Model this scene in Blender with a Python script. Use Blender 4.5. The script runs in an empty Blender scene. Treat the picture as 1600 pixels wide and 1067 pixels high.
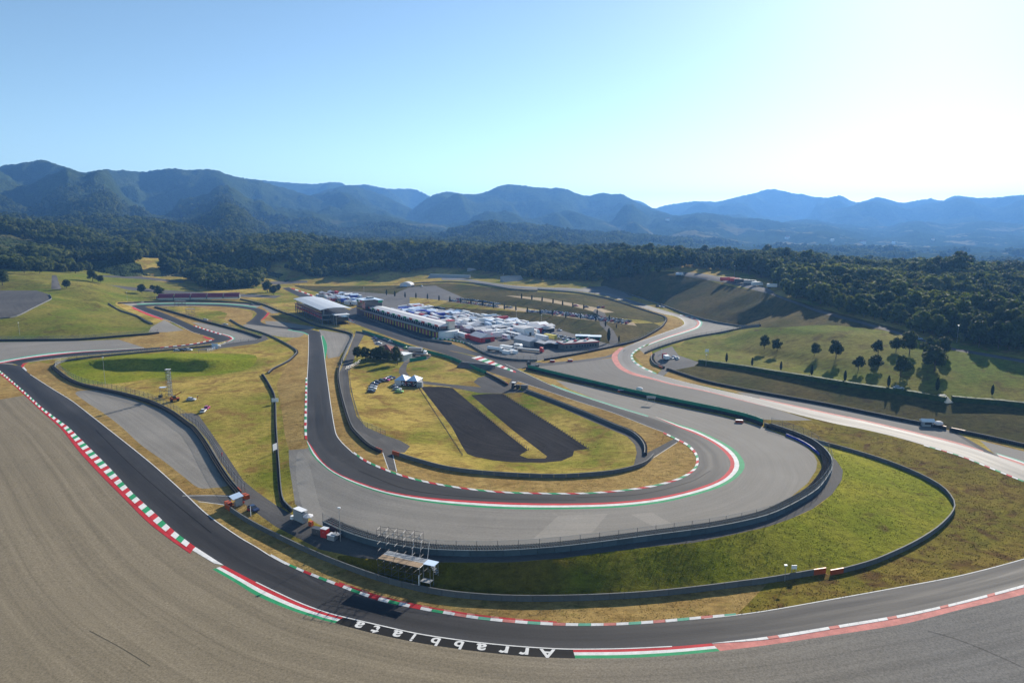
import bpy, bmesh, math, random, itertools
import numpy as np
from mathutils import Vector, Matrix, noise as mnoise
from mathutils.geometry import delaunay_2d_cdt
random.seed(7); np.random.seed(7)
S = bpy.context.scene
COL = S.collection
# ------------------------------------------------------------------ camera, sky, sun, exposure
F = 1600*24/36.0; PW, PH = 1600, 1067; HORIZON = 350.0; CH = 80.0
PITCH = math.atan((PH/2-HORIZON)/F)
cd = bpy.data.cameras.new('camera'); cam = bpy.data.objects.new('camera', cd); COL.objects.link(cam)
cam.location = (0,0,CH); cam.rotation_euler = (math.pi/2-PITCH,0,0)
cd.lens = 24; cd.sensor_width = 36; cd.sensor_fit = 'HORIZONTAL'; cd.clip_start = 1; cd.clip_end = 40000
S.camera = cam
SUN_AZ, SUN_EL = math.radians(31), math.radians(24)     # clockwise from +Y, above the horizon
w = bpy.data.worlds.new('World'); S.world = w; w.use_nodes = True
nt = w.node_tree; bg = nt.nodes['Background']
sky = nt.nodes.new('ShaderNodeTexSky'); sky.sky_type = 'NISHITA'; sky.sun_disc = False
sky.sun_elevation = SUN_EL; sky.sun_rotation = SUN_AZ; sky.altitude = 300
sky.air_density = 0.75; sky.dust_density = 0.2; sky.ozone_density = 0.5
tint = nt.nodes.new('ShaderNodeMix'); tint.data_type = 'RGBA'; tint.blend_type = 'MULTIPLY'; tint.inputs[0].default_value = 1; tint.inputs[7].default_value = (.91,1.0,.97,1)
nt.links.new(sky.outputs[0], tint.inputs[6]); nt.links.new(tint.outputs[2], bg.inputs[0]); bg.inputs[1].default_value = 0.082
ld = bpy.data.lights.new('sun', 'SUN'); sun = bpy.data.objects.new('sun', ld); COL.objects.link(sun)
ld.energy = 5.0; ld.angle = math.radians(0.53); ld.color = (1.0, 0.92, 0.80)
sd = Vector((math.sin(SUN_AZ)*math.cos(SUN_EL), math.cos(SUN_AZ)*math.cos(SUN_EL), math.sin(SUN_EL)))
sun.rotation_euler = sd.to_track_quat('Z', 'Y').to_euler(); sun.location = sd*500
vs = S.view_settings; vs.view_transform = 'Standard'; vs.look = 'None'; vs.gamma = 1; vs.use_curve_mapping = False; vs.exposure = 0.97
S.render.engine = 'CYCLES'; S.cycles.use_denoising = True
S.cycles.max_bounces = 6; S.cycles.diffuse_bounces = 2; S.cycles.glossy_bounces = 2; S.cycles.transmission_bounces = 3
S.cycles.transparent_max_bounces = 8; S.cycles.volume_bounces = 0; S.cycles.caustics_reflective = False; S.cycles.caustics_refractive = False

# ------------------------------------------------------------------ photograph pixel -> point of the place
CP, SP = math.cos(PITCH), math.sin(PITCH)
def rays(P):
    P = np.asarray(P, float).reshape(-1,2)
    u = (P[:,0]-PW/2)/F; v = -(P[:,1]-PH/2)/F
    return np.stack([u, CP+v*SP, -SP+v*CP], 1)
def at_z(px, py, z):
    d = rays([(px,py)])[0]; t = (z-CH)/d[2]; return (d[0]*t, d[1]*t, z)
def at_d(px, py, dist):
    d = rays([(px,py)])[0]; t = dist/d[1]; return (d[0]*t, dist, CH+d[2]*t)
def smooth(pts, step=4.0, closed=False):
    P = np.asarray(pts, float)
    if len(P) < 3:
        n = max(1, int(np.linalg.norm(P[1]-P[0])/step)); t = np.linspace(0,1,n+1)[:,None]; return P[0]*(1-t)+P[1]*t
    Q = np.vstack([P[-1],P,P[0],P[1]]) if closed else np.vstack([2*P[0]-P[1],P,2*P[-1]-P[-2]])
    out = []
    for i in range(1, len(Q)-2):
        a,b,c,d = Q[i-1],Q[i],Q[i+1],Q[i+2]
        n = max(1, int(round(np.linalg.norm(c[:2]-b[:2])/step)))
        k = np.linalg.norm(c-b)
        m1 = (c-a); m2 = (d-b)
        l1, l2 = np.linalg.norm(m1)+1e-9, np.linalg.norm(m2)+1e-9
        m1 = m1/l1*min(k, l1*.5); m2 = m2/l2*min(k, l2*.5)
        for j in range(n):
            t = j/n
            out.append((2*t**3-3*t**2+1)*b+(t**3-2*t**2+t)*m1+(-2*t**3+3*t**2)*c+(t**3-t**2)*m2)
    if not closed: out.append(P[-1])
    return np.array(out)

# ------------------------------------------------------------------ the lie of the land: pixel, height above the pit straight
CTRL = [
 [(-90,572,-3),(0,578,-3),(47,600,-3.5),(100,640,-4),(162,690,-4.5),(240,760,-5),(320,840,-5.5),(400,900,-6),(500,945,-6),(650,985,-6),(800,1000,-6),(950,1000,-6),(1100,990,-6),(1300,960,-6),(1500,920,-6),(1650,880,-6),(1760,840,-6)],
 [(-400,1067,-6),(200,1030,-6),(600,1120,-6),(1000,1120,-6),(1900,1100,-6)],[(-300,760,-5),(-250,640,-4),(-300,572,-2)],[(-100,800,-5.5),(100,800,-5.5),(250,950,-6)],
 [(355,797,-4.8),(400,824,-5.3),(500,872,-6),(600,909,-6),(700,931,-6),(800,938,-6),(950,936,-6),(1100,923,-6),(1200,910,-6),(1290,896,-6),(1375,876,-6),(1462,831,-6),(1490,797,-5.5),(1487,783,-5),(1437,745,-4),(1387,725,-3),(1325,705,-2),(1275,691,-1),(1247,680,-.5)],
 [(380,780,-4),(430,815,-4.3),(500,856,-4.6),(560,871,-3),(620,876,-2.2),(670,878,-1.7),(750,878.5,-.9),(800,878,-.5),(875,872,0),(950,862,0),(1025,853,0),(1087,847,0),(1150,834,0),(1200,823,0),(1237,809,0),(1270,794,0),(1300,772,0),(1317,747,0),(1317,734,0),(1297,709,0)],
 [(505,822,-4),(545,840,-3),(600,853,-2.3),(660,860,-1.6),(800,867,-.5),(875,862,0),(950,853,0),(1100,833,0),(1200,811,0),(1275,772,0),(1297,744,0),(1300,727,0),(1275,694,0),(1200,668,0)],
 [(489,700,-1),(540,745,-1),(660,776,-1),(800,786,-.5),(950,785,0),(1060,770,0),(1140,730,0),(1100,683,0),(1060,667,0),(960,640,0),(850,605,0),(700,550,0),(600,515,0),(500,475,0),(455,455,0)],
 [(482,540,0),(480,600,0),(478,680,-1)],[(505,540,0),(515,620,0),(530,690,-1)],[(485,515,0),(440,512,0)],[(470,720,-1.5),(470,790,-3)],
 [(536,575,0),(534,600,0),(550,667,-.5),(600,705,-1),(700,731,-1),(800,742,-1),(960,737,0),(1010,715,0)],
 [(657,604,-2),(706,667,-2.5),(740,715,-2.5),(850,720,-2.5),(920,701,-2.5),(825,640,-2),(736,617,-2)],[(780,660,-2.4),(760,640,-2.2)],[(590,610,-1.5),(610,650,-2)],[(640,570,-.5),(700,590,-1)],
 [(411,585,-1),(430,620,-2),(432,667,-2.5),(442,780,-4),(457,797,-4)],
 [(350,640,-2.5)],[(330,600,-2)],[(300,630,-3)],[(380,700,-3.3)],[(400,740,-3.7)],[(420,600,-1.2)],
 [(150,563,1.2),(172,561.5,2.3),(190,560,2.9),(215,559,3.6),(240,559.5,3.4),(268,558.5,3.8),(292,560,3.3),(320,561,3.3),(345,563.5,2.2),(385,561,1.2)],
 [(150,571,-1.5),(180,575,-2.0),(200,578.5,-2.4),(235,578,-2.0),(262,581,-2.4),(300,579,-2.2),(330,582,-2.2),(355,577,-1.6),(390,573,-1.2)],
 [(85,572,-2.5),(130,601,-3),(200,616,-3),(270,643,-3),(305,668,-3.5),(342,723,-4),(377,770,-4.4)],
 [(105,562,-2.3),(150,556,-1.6),(225,549,-.8),(300,543,-.2)],
 [(100,556,-2),(200,548,-1),(300,540,-.2),(360,529,0),(300,512,.3),(215,480,1),(300,476,1),(400,484,.5),(395,503,0),(440,512,0)],
 [(-60,532,-1),(0,531,0),(125,529,0),(235,521,.5)],[(-60,500,9),(0,500,8.5),(25,494,9.5),(80,466,15),(57,454,17),(0,454,17),(-60,454,17)],
 [(100,500,7),(160,497,4.5),(200,500,2)],[(150,470,12),(165,478,6),(185,487,3)],[(60,440,23),(0,430,27),(-80,430,28)],[(80,428,26)],[(140,452,17),(165,458,13)],[(120,440,20)],
 [(180,462,8),(210,462,5),(250,467,3)],[(200,445,12),(250,448,7),(300,453,3)],[(150,428,19),(200,430,15),(260,432,12)],[(330,468,1.5),(400,470,1)],[(350,455,3),(420,445,4),(450,447,2)],
 [(0,415,31),(100,412,29),(200,412,24),(300,418,19),(350,425,14)],
 [(430,418,20),(442,411,26),(460,420,18),(480,432,9)],[(415,428,12),(450,438,4)],[(500,443,3),(600,441,4)],[(500,432,7),(550,428,12),(600,427,13),(650,428,12)],[(640,450,5.5),(680,456,6)],
 [(604,462,2),(650,466,3),(700,471,3.6),(750,478,4),(806,485.5,4.5),(863,493,5),(907,499,5),(931,503,5)],
 [(590,480,0),(640,478,.2),(695,484,0),(800,503,0),(870,514,0),(920,530,0),(960,540,0)],[(560,470,.5),(520,462,.5)],
 [(690,463,5),(750,472,4.3),(806,479,4.8),(863,487,5.2),(920,495,5.2),(990,503,5)],
 [(780,461,9),(815,467,9),(847,471,9),(864,474,9.3),(895,480,9),(912,484,8.8),(935,491,8)],[(830,464,9.4),(900,475,9.4),(950,483,8)],[(945,520,3),(955,535,1)],
 [(690,437,11),(725,438,12),(760,444,12.5),(800,449,13),(900,452,13),(950,457,10),(980,470,5),(1020,483,3),(1060,494,2),(1085,503,1.5),(1040,520,1),(990,540,.5),(968,560,0),(1000,578,0),(1100,603,0),(1200,630,0),(1350,664,-.5),(1500,703,-2),(1600,740,-3),(1750,790,-4)],
 [(1450,740,-3.8),(1550,780,-4.8),(1520,830,-5.5),(1700,820,-5.5)],[(850,460,10.5),(900,463,10.5),(945,470,7)],[(745,455,7),(780,457,9.5)],
 [(1045,577,0),(1100,595,0),(1200,615,0),(1300,633,0),(1400,653,-.5),(1480,670,-1),(1600,696,-2),(1720,720,-2.5)],
 [(1100,563,2.5),(1200,580,4),(1300,597,5),(1400,612,5),(1480,625,5),(1600,634,4.5),(1740,645,4)],
 [(1110,545,2),(1200,557,4),(1250,572,5),(1330,592,5.5)],
 [(1130,530,4.5),(1200,545,7),(1300,560,10),(1400,570,11),(1500,580,11),(1600,590,10),(1740,600,9)],
 [(1200,510,14),(1300,520,17.5),(1400,530,17),(1500,541,15.5),(1600,552,14.5),(1740,560,14)],
 [(1040,428,30),(1060,427,30),(1140,440,27),(1200,457,25.5),(1275,485,22.5),(1375,512,19),(1487,545,15.5),(1600,565,13.2),(1740,585,11)],
 [(1022,549,1),(1054,536,1.5),(1085,526,2),(1122,520,2.6),(1155,514,3),(1187,510,4)],[(987,461,6.5),(1025,473,4.5),(1070,491,3.2),(1112,502,3),(1160,510,3)],
 [(1100,462,15.5),(1170,476,15.5)],[(1050,447,19),(1000,447,14)],[(1150,492,9)],
 [(1400,482,24),(1310,472,25.5),(1480,510,20),(1600,530,18),(1740,540,17)],[(1300,432,33),(1450,448,28),(1600,450,27),(1740,455,26)],[(1150,415,36),(1000,410,38)],
 [(900,440,17),(980,440,18),(860,440,16),(800,438,14),(750,430,13)],[(500,395,38),(600,398,34),(700,400,33),(800,402,33),(900,405,34)],[(200,400,37),(100,403,35),(0,400,38),(-100,400,38),(350,405,30)],
]
CW = [(-700,40,-6),(-300,20,-6),(0,10,-6),(300,20,-6),(700,40,-6),(1000,300,5),(1100,500,20),(-900,300,0),(-1000,500,8),(-1300,800,35),(1300,800,25),(600,1150,10),(1000,1100,-8),(1500,1000,-10),
 (900,1800,-25),(1500,1900,-25),(2500,2000,-25),(300,1900,0),(-300,1900,20),(-900,1700,45),(-1800,1800,60),(0,1350,25),(-500,1350,35),(300,1350,18),(-1000,1300,45),(-1800,1000,50),(1800,3200,-25),(3200,3200,-25),(500,3200,0),(-800,3200,30),(-2500,3200,60),(-3500,1500,60),(4000,1500,-20),(4000,200,0),(-3500,100,0),(-3500,3800,60),(4000,3800,-20)]
cpts = []
for l in CTRL:
    a = np.array(l, float)
    a = smooth(a, 14.0) if len(a) > 2 else a
    cpts += [at_z(*p) for p in a]
cpts += CW
cpts = np.array(cpts)
cv, ce, cf, co, _, _ = delaunay_2d_cdt([Vector((p[0],p[1])) for p in cpts], [], [], 0, 1e-4)
cz = np.array([cpts[o[0]][2] if o else 0 for o in co]); cxy = np.array([(v.x,v.y) for v in cv])
class Raster:
    def __init__(s, x0, x1, y0, y1, res, blur):
        s.x0, s.y0, s.res = x0, y0, res; s.nx = int((x1-x0)/res)+1; s.ny = int((y1-y0)/res)+1
        Z = np.zeros((s.ny, s.nx))
        for f in cf:
            A,B,C = (cxy[i] for i in f); za,zb,zc = (cz[i] for i in f)
            i0 = max(0,int(math.floor((min(A[0],B[0],C[0])-x0)/res))); i1 = min(s.nx-1,int(math.ceil((max(A[0],B[0],C[0])-x0)/res)))
            j0 = max(0,int(math.floor((min(A[1],B[1],C[1])-y0)/res))); j1 = min(s.ny-1,int(math.ceil((max(A[1],B[1],C[1])-y0)/res)))
            if i1 < i0 or j1 < j0: continue
            X,Y = np.meshgrid(x0+np.arange(i0,i1+1)*res, y0+np.arange(j0,j1+1)*res)
            D = (B[1]-C[1])*(A[0]-C[0])+(C[0]-B[0])*(A[1]-C[1])
            if abs(D) < 1e-9: continue
            l1 = ((B[1]-C[1])*(X-C[0])+(C[0]-B[0])*(Y-C[1]))/D; l2 = ((C[1]-A[1])*(X-C[0])+(A[0]-C[0])*(Y-C[1]))/D; l3 = 1-l1-l2
            m = (l1 >= -1e-6)&(l2 >= -1e-6)&(l3 >= -1e-6)
            Z[j0:j1+1,i0:i1+1][m] = (l1*za+l2*zb+l3*zc)[m]
        for _ in range(blur):
            P = np.pad(Z,1,mode='edge'); Z = (P[:-2,1:-1]+P[2:,1:-1]+P[1:-1,:-2]+P[1:-1,2:]+2*Z)/6
        s.Z = Z
    def __call__(s, x, y):
        fx = np.clip((x-s.x0)/s.res, 0, s.nx-1.001); fy = np.clip((y-s.y0)/s.res, 0, s.ny-1.001)
        i = fx.astype(int); j = fy.astype(int); fx = fx-i; fy = fy-j; Z = s.Z
        return (Z[j,i]*(1-fx)+Z[j,i+1]*fx)*(1-fy)+(Z[j+1,i]*(1-fx)+Z[j+1,i+1]*fx)*fy
near = Raster(-760, 900, 20, 1060, 1.4, 1); far = Raster(-3400, 3900, 20, 3700, 20.0, 2)
def H(x, y):
    x = np.asarray(x,float); y = np.asarray(y,float)
    m = np.minimum.reduce([x+760, 900-x, y-20, 1060-y]); t = np.clip(m/60,0,1)
    return near(x,y)*t+far(x,y)*(1-t)
def Hs(x, y): return float(H(np.array([x]),np.array([y]))[0])
YS = np.concatenate([np.arange(60,460,1.5), np.arange(460,1150,3.0), np.arange(1150,3600,20.0)])
def unproject(P):
    """first point of the land that each pixel sees"""
    R = rays(P); R = R/R[:,1:2]; out = np.zeros((len(R),3))
    for k in range(0, len(R), 400):
        r = R[k:k+400]; X = r[:,0:1]*YS; Z = CH+r[:,2:3]*YS
        below = Z < H(X, np.broadcast_to(YS, X.shape)); below[:,-1] = True
        i = np.maximum(1, below.argmax(1)); n = np.arange(len(r))
        y0, y1 = YS[i-1], YS[i]
        for _ in range(8):
            ym = (y0+y1)/2; b = CH+r[:,2]*ym < H(r[:,0]*ym, ym); y1 = np.where(b,ym,y1); y0 = np.where(b,y0,ym)
        y = (y0+y1)/2; out[k:k+400] = np.stack([r[:,0]*y, y, H(r[:,0]*y, y)],1)
    return out
def G(px, py): return Vector(unproject([(px,py)])[0])
def path(pts, step=4.0): return unproject(smooth(pts, step))
def resample(P, n=None, seg=None):
    P = np.asarray(P); d = np.concatenate([[0],np.cumsum(np.linalg.norm(np.diff(P,axis=0),axis=1))])
    n = n or max(1,int(round(d[-1]/seg))); t = np.linspace(0,d[-1],n+1)
    return np.stack([np.interp(t,d,P[:,k]) for k in range(P.shape[1])],1)
# ------------------------------------------------------------------ materials
def new_mat(name):
    m = bpy.data.materials.new(name); m.use_nodes = True; t = m.node_tree
    return m, t, t.nodes['Principled BSDF']
def N(t, kind, **kw):
    n = t.nodes.new('ShaderNode'+kind)
    for k,v in kw.items():
        if k in n.inputs.keys(): n.inputs[k].default_value = v
        else: setattr(n, k, v)
    return n
def noise_fac(t, coord, scale, detail=4, rough=.55, stretch=None, dist=0):
    if stretch:
        mp = N(t,'Mapping'); mp.inputs['Scale'].default_value = stretch; t.links.new(coord, mp.inputs[0]); coord = mp.outputs[0]
    n = N(t,'TexNoise'); n.inputs['Scale'].default_value = scale; n.inputs['Detail'].default_value = detail; n.inputs['Roughness'].default_value = rough; n.inputs['Distortion'].default_value = dist
    t.links.new(coord, n.inputs['Vector']); return n.outputs['Fac']
def ramp(t, fac, stops):
    r = N(t,'ValToRGB'); e = r.color_ramp.elements
    while len(e) < len(stops): e.new(.5)
    for el,(p,c) in zip(e,stops):
        el.position = p; el.color = (*c,1) if len(c)==3 else c
    t.links.new(fac, r.inputs[0]); return r.outputs[0]
def mix(t, fac, a, b, mode='MIX'):
    m = N(t,'Mix'); m.data_type = 'RGBA'; m.blend_type = mode
    for s,v in ((0,fac),(6,a),(7,b)):
        if hasattr(v,'is_linked'): t.links.new(v, m.inputs[s])
        else: m.inputs[s].default_value = v if s == 0 else (*v,1)
    return m.outputs[2]
def grey(v): return (v,v,v)
def obj_coord(t): return N(t,'TexCoord').outputs['Object']
def uv_coord(t): return N(t,'TexCoord').outputs['UV']
def bump(t, b, fac, dist, strength=1.0):
    n = N(t,'Bump'); n.inputs['Strength'].default_value = strength; n.inputs['Distance'].default_value = dist
    t.links.new(fac, n.inputs['Height']); t.links.new(n.outputs[0], b.inputs['Normal'])
def grass(name, green, straw, brown, s1=.02, bias=.5, bias2=.55, bmp=.25, clump=.35):
    m,t,b = new_mat(name); c = obj_coord(t)
    n1 = noise_fac(t,c,s1,5,.6,dist=.6); n2 = noise_fac(t,c,s1*4.3,5,.65,dist=.8); n3 = noise_fac(t,c,clump,4,.7,stretch=(1,1.6,1)); n4 = noise_fac(t,c,3.0,3,.8)
    base = mix(t, ramp(t,n1,[(bias-.12,grey(0)),(bias+.12,grey(1))]), green, straw)
    base = mix(t, ramp(t,n2,[(bias2-.02,grey(0)),(bias2+.16,grey(1))]), base, brown)
    base = mix(t, 1.0, base, ramp(t,n3,[(.25,grey(.5)),(.5,grey(.95)),(.75,grey(1.35))]), 'MULTIPLY')
    base = mix(t, 1.0, base, ramp(t,n4,[(.25,grey(.62)),(.75,grey(1.3))]), 'MULTIPLY')
    t.links.new(base, b.inputs['Base Color']); b.inputs['Roughness'].default_value = .95; b.inputs['Specular IOR Level'].default_value = .015
    ad = N(t,'Math',operation='ADD'); t.links.new(n3,ad.inputs[0]); t.links.new(n4,ad.inputs[1])
    bump(t,b,ad.outputs[0],bmp,.9)
    return m
def asphalt(name, c0, c1, rough=.6, streak=.5, fine=.25, spec=.5, across=.9, along=.02, bmp=.02, patch=.03, line=False):
    m,t,b = new_mat(name); u = uv_coord(t); c = obj_coord(t)
    n1 = noise_fac(t,u,1.0,6,.6,stretch=(along,across,1),dist=.35); n2 = noise_fac(t,c,patch,5,.65); n3 = noise_fac(t,c,2.2,3,.85); n5 = noise_fac(t,u,1.0,3,.6,stretch=(along*4,across*4,1))
    base = mix(t, ramp(t,n2,[(.3,grey(0)),(.7,grey(1))]), c0, c1)
    base = mix(t, 1.0, base, ramp(t,n1,[(.25,grey(1-streak)),(.5,grey(1)),(.75,grey(1+streak))]), 'MULTIPLY')
    base = mix(t, 1.0, base, ramp(t,n5,[(.3,grey(1-streak*.3)),(.7,grey(1+streak*.3))]), 'MULTIPLY')
    base = mix(t, 1.0, base, ramp(t,n3,[(.25,grey(1-fine)),(.75,grey(1+fine))]), 'MULTIPLY')
    if line:   # rubber laid down along the racing line
        sx = N(t,'SeparateXYZ'); t.links.new(u,sx.inputs[0]); ab = N(t,'Math',operation='ABSOLUTE'); t.links.new(sx.outputs[1],ab.inputs[0]); wv = N(t,'Math',operation='MULTIPLY_ADD'); t.links.new(n2,wv.inputs[0]); wv.inputs[1].default_value = 5.0; t.links.new(ab.outputs[0],wv.inputs[2]); dv = N(t,'Math',operation='DIVIDE'); t.links.new(wv.outputs[0],dv.inputs[0]); dv.inputs[1].default_value = 14
        base = mix(t,1.0,base,ramp(t,dv.outputs[0],[(.15,grey(1.25)),(.4,grey(.72)),(.62,grey(.8)),(.9,grey(1.2))]),'MULTIPLY')
    t.links.new(base, b.inputs['Base Color'])
    rr = ramp(t,n1,[(.3,grey(rough-.08)),(.7,grey(rough+.08))]); t.links.new(rr, b.inputs['Roughness'])
    b.inputs['Specular IOR Level'].default_value = spec
    bump(t,b,n3,bmp,.6)
    return m
def plain(name, col, rough=.6, var=.25, sc=1.0, metal=0.0, bmp=0.0, spec=.4, perobj=0.0):
    m,t,b = new_mat(name); c = obj_coord(t)
    n1 = noise_fac(t,c,sc,4,.6); n2 = noise_fac(t,c,sc*7,3,.7)
    base = mix(t,1.0,col,ramp(t,n1,[(.25,grey(1-var)),(.75,grey(1+var*.6))]),'MULTIPLY')
    base = mix(t,1.0,base,ramp(t,n2,[(.25,grey(1-var*.5)),(.75,grey(1+var*.4))]),'MULTIPLY')
    if perobj:
        oi = N(t,'ObjectInfo'); base = mix(t,1.0,base,ramp(t,oi.outputs['Random'],[(0,grey(1-perobj)),(1,grey(1+perobj*.6))]),'MULTIPLY')
    t.links.new(base,b.inputs['Base Color']); b.inputs['Roughness'].default_value = rough; b.inputs['Metallic'].default_value = metal; b.inputs['Specular IOR Level'].default_value = spec
    if bmp: bump(t,b,n2,bmp)
    return m
def leaf_mat(name, c0, c1, c2=None, trans=.35):
    m,t,b = new_mat(name); c = obj_coord(t); oi = N(t,'ObjectInfo')
    n1 = noise_fac(t,c,.5,3,.6)
    base = mix(t, oi.outputs['Random'], c0, c1)
    base = mix(t,1.0,base,ramp(t,n1,[(.25,grey(.6)),(.75,grey(1.4))]),'MULTIPLY')
    if c2:
        wn = N(t,'TexWhiteNoise',noise_dimensions='1D'); t.links.new(oi.outputs['Random'],wn.inputs['W'])
        base = mix(t, ramp(t,wn.outputs['Value'],[(.8,grey(0)),(.92,grey(1))]), base, c2)
    t.links.new(base,b.inputs['Base Color']); b.inputs['Roughness'].default_value = .75; b.inputs['Specular IOR Level'].default_value = .15
    tr = N(t,'BsdfTranslucent'); t.links.new(mix(t,1.0,base,(1.3,1.25,.6),'MULTIPLY'),tr.inputs[0])
    ms = N(t,'MixShader'); ms.inputs[0].default_value = trans
    t.links.new(b.outputs[0],ms.inputs[1]); t.links.new(tr.outputs[0],ms.inputs[2]); t.links.new(ms.outputs[0],t.nodes['Material Output'].inputs[0])
    return m
MT = {}
MT['grass'] = grass('field_grass',(.125,.15,.012),(.40,.295,.075),(.22,.135,.042),.018,.47,.5)
MT['green'] = grass('green_bank_grass',(.17,.205,.013),(.26,.245,.026),(.13,.105,.024),.03,.56,.6,.45,.5)
MT['bankgreen'] = grass('bank_grass',(.19,.205,.014),(.29,.262,.03),(.15,.115,.026),.03,.54,.6,.3,.45)
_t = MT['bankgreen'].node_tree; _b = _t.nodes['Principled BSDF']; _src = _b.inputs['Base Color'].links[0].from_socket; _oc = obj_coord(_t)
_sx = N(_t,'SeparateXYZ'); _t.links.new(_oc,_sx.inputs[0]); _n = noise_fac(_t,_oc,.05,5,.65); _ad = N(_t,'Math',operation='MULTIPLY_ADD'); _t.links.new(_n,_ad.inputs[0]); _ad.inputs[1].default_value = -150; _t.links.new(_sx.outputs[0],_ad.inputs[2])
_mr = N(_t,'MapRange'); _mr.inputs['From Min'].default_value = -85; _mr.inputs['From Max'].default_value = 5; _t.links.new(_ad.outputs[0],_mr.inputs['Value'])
_t.links.new(mix(_t,_mr.outputs[0],mix(_t,1.0,_src,(.62,.48,.75),'MULTIPLY'),_src),_b.inputs['Base Color'])   # brown scrub tint at the left end, with the bank's shade painted in
MT['dry'] = grass('dry_verge_grass',(.34,.235,.085),(.26,.165,.055),(.19,.15,.04),.05,.5,.58,.12)
MT['brown'] = grass('brown_grass',(.15,.13,.017),(.215,.155,.03),(.115,.068,.02),.035,.5,.5,.2)
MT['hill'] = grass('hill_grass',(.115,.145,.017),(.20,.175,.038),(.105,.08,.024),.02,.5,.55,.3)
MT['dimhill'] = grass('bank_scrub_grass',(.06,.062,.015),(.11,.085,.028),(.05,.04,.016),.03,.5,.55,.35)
MT['forestfloor'] = grass('wood_floor',(.03,.035,.012),(.05,.045,.02),(.04,.035,.02),.02,.5,.6,.4)
MT['track'] = asphalt('dark_track_asphalt',(.030,.030,.033),(.042,.041,.042),.72,.35,.2,.10,.35,.012,line=True)
MT['track2'] = asphalt('worn_track_asphalt',(.105,.102,.10),(.14,.135,.13),.7,.35,.15,.16,.3,.01,line=True)
MT['road'] = asphalt('service_road_asphalt',(.075,.073,.072),(.11,.105,.10),.92,.2,.2,.04,.5,.03)
MT['runoff'] = asphalt('grey_run_off_gravel',(.195,.182,.162),(.235,.22,.196),.9,.16,.22,.04,.55,.01,.04)
MT['tangravel'] = asphalt('raked_tan_gravel',(.172,.146,.103),(.215,.18,.128),.95,.22,.42,.02,.42,.003,.05,.012)
MT['asphaltgrey'] = asphalt('grey_run_off_asphalt',(.145,.136,.124),(.175,.165,.15),.88,.16,.2,.06,.3,.01)
MT['dirt'] = asphalt('dark_ploughed_dirt',(.022,.021,.022),(.036,.034,.034),.95,.4,.35,.01,.8,.03,.06)
MT['yard'] = asphalt('yard_asphalt',(.12,.115,.11),(.15,.145,.14),.92,.15,.2,.04,.2,.05)
MT['ochre'] = grass('pale_bare_ground',(.36,.28,.18),(.42,.33,.22),(.28,.2,.12),.03,.5,.6,.1)
MT['black'] = asphalt('black_painted_asphalt',(.010,.010,.0095),(.014,.013,.0125),.8,.15,.2,.08)
MT['red'] = plain('red_paint',(.44,.028,.035),.8,.25,.3,spec=.12)
MT['white'] = plain('white_paint',(.62,.62,.61),.8,.22,.5,spec=.12)
MT['greenp'] = plain('green_paint',(.025,.26,.11),.8,.25,.3,spec=.12)
MT['pink'] = plain('faded_red_paint',(.48,.17,.145),.8,.35,.3,spec=.12)
MT['teal'] = plain('faded_green_paint',(.11,.33,.23),.8,.22,.2,spec=.12)
MT['concrete'] = plain('grey_concrete',(.125,.13,.13),.85,.25,.6,bmp=.01,perobj=.12)
MT['blueconcrete'] = plain('bluish_concrete_block',(.065,.10,.125),.8,.3,.8,bmp=.01,perobj=.2)
MT['tyre'] = plain('black_tyre_rubber',(.022,.022,.024),.7,.3,2.0)
MT['steel'] = plain('galvanised_steel',(.42,.43,.44),.45,.2,2.0,metal=.6)
MT['darksteel'] = plain('dark_steel',(.10,.10,.11),.5,.25,2.0,metal=.3)
MT['whitepanel'] = plain('white_panel',(.78,.79,.80),.45,.08,.5,perobj=.08)
MT['canvas'] = plain('white_canvas',(.70,.71,.74),.7,.08,.4,perobj=.07)
for _k in ('canvas','bluewhite'):   # sunlight glows through the cloth
    _t = MT[_k].node_tree if _k in MT else None
    if _t:
        _b = _t.nodes['Principled BSDF']; _tr = N(_t,'BsdfTranslucent'); _t.links.new(_b.inputs['Base Color'].links[0].from_socket,_tr.inputs[0]); _ms = N(_t,'MixShader'); _ms.inputs[0].default_value = .3; _t.links.new(_b.outputs[0],_ms.inputs[1]); _t.links.new(_tr.outputs[0],_ms.inputs[2]); _t.links.new(_ms.outputs[0],_t.nodes['Material Output'].inputs[0])
MT['glass'] = plain('dark_glass',(.03,.035,.045),.12,.1,1.0,spec=.8)
MT['orange'] = plain('orange_plastic',(.40,.07,.015),.5,.15,1.0)
MT['redplastic'] = plain('red_plastic',(.50,.03,.03),.45,.15,1.0)
MT['bluebanner'] = plain('blue_banner',(.02,.05,.38),.5,.15,1.0)
MT['greenscreen'] = plain('green_screen',(.012,.20,.11),.6,.22,.7,perobj=.15)
MT['wood'] = plain('worn_wood',(.30,.21,.13),.8,.3,1.5,perobj=.25)
MT['bark'] = plain('bark',(.09,.065,.045),.95,.3,3.0,bmp=.03)
MT['leaf'] = leaf_mat('leaves',(.045,.07,.014),(.085,.11,.022),(.14,.155,.04),.42)
MT['leafd'] = leaf_mat('dark_leaves',(.028,.044,.011),(.05,.068,.015),None,.35)
MT['bankbrown'] = grass('brown_bank_grass',(.055,.048,.016),(.075,.062,.02),(.05,.07,.01),.03,.5,.6,.45,.5)
MT['lightgravel'] = asphalt('pale_raked_gravel',(.24,.225,.20),(.275,.255,.225),.92,.12,.2,.04,.55,.01,.04)
MT['cypress'] = leaf_mat('cypress_leaves',(.012,.022,.010),(.02,.032,.012),None,.15)
MT['leafl'] = leaf_mat('pale_leaves',(.08,.105,.025),(.115,.135,.035),None,.42)
MT['rut'] = plain('gravel_rut',(.095,.082,.062),.95,.3,1.0,spec=.02)
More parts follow.
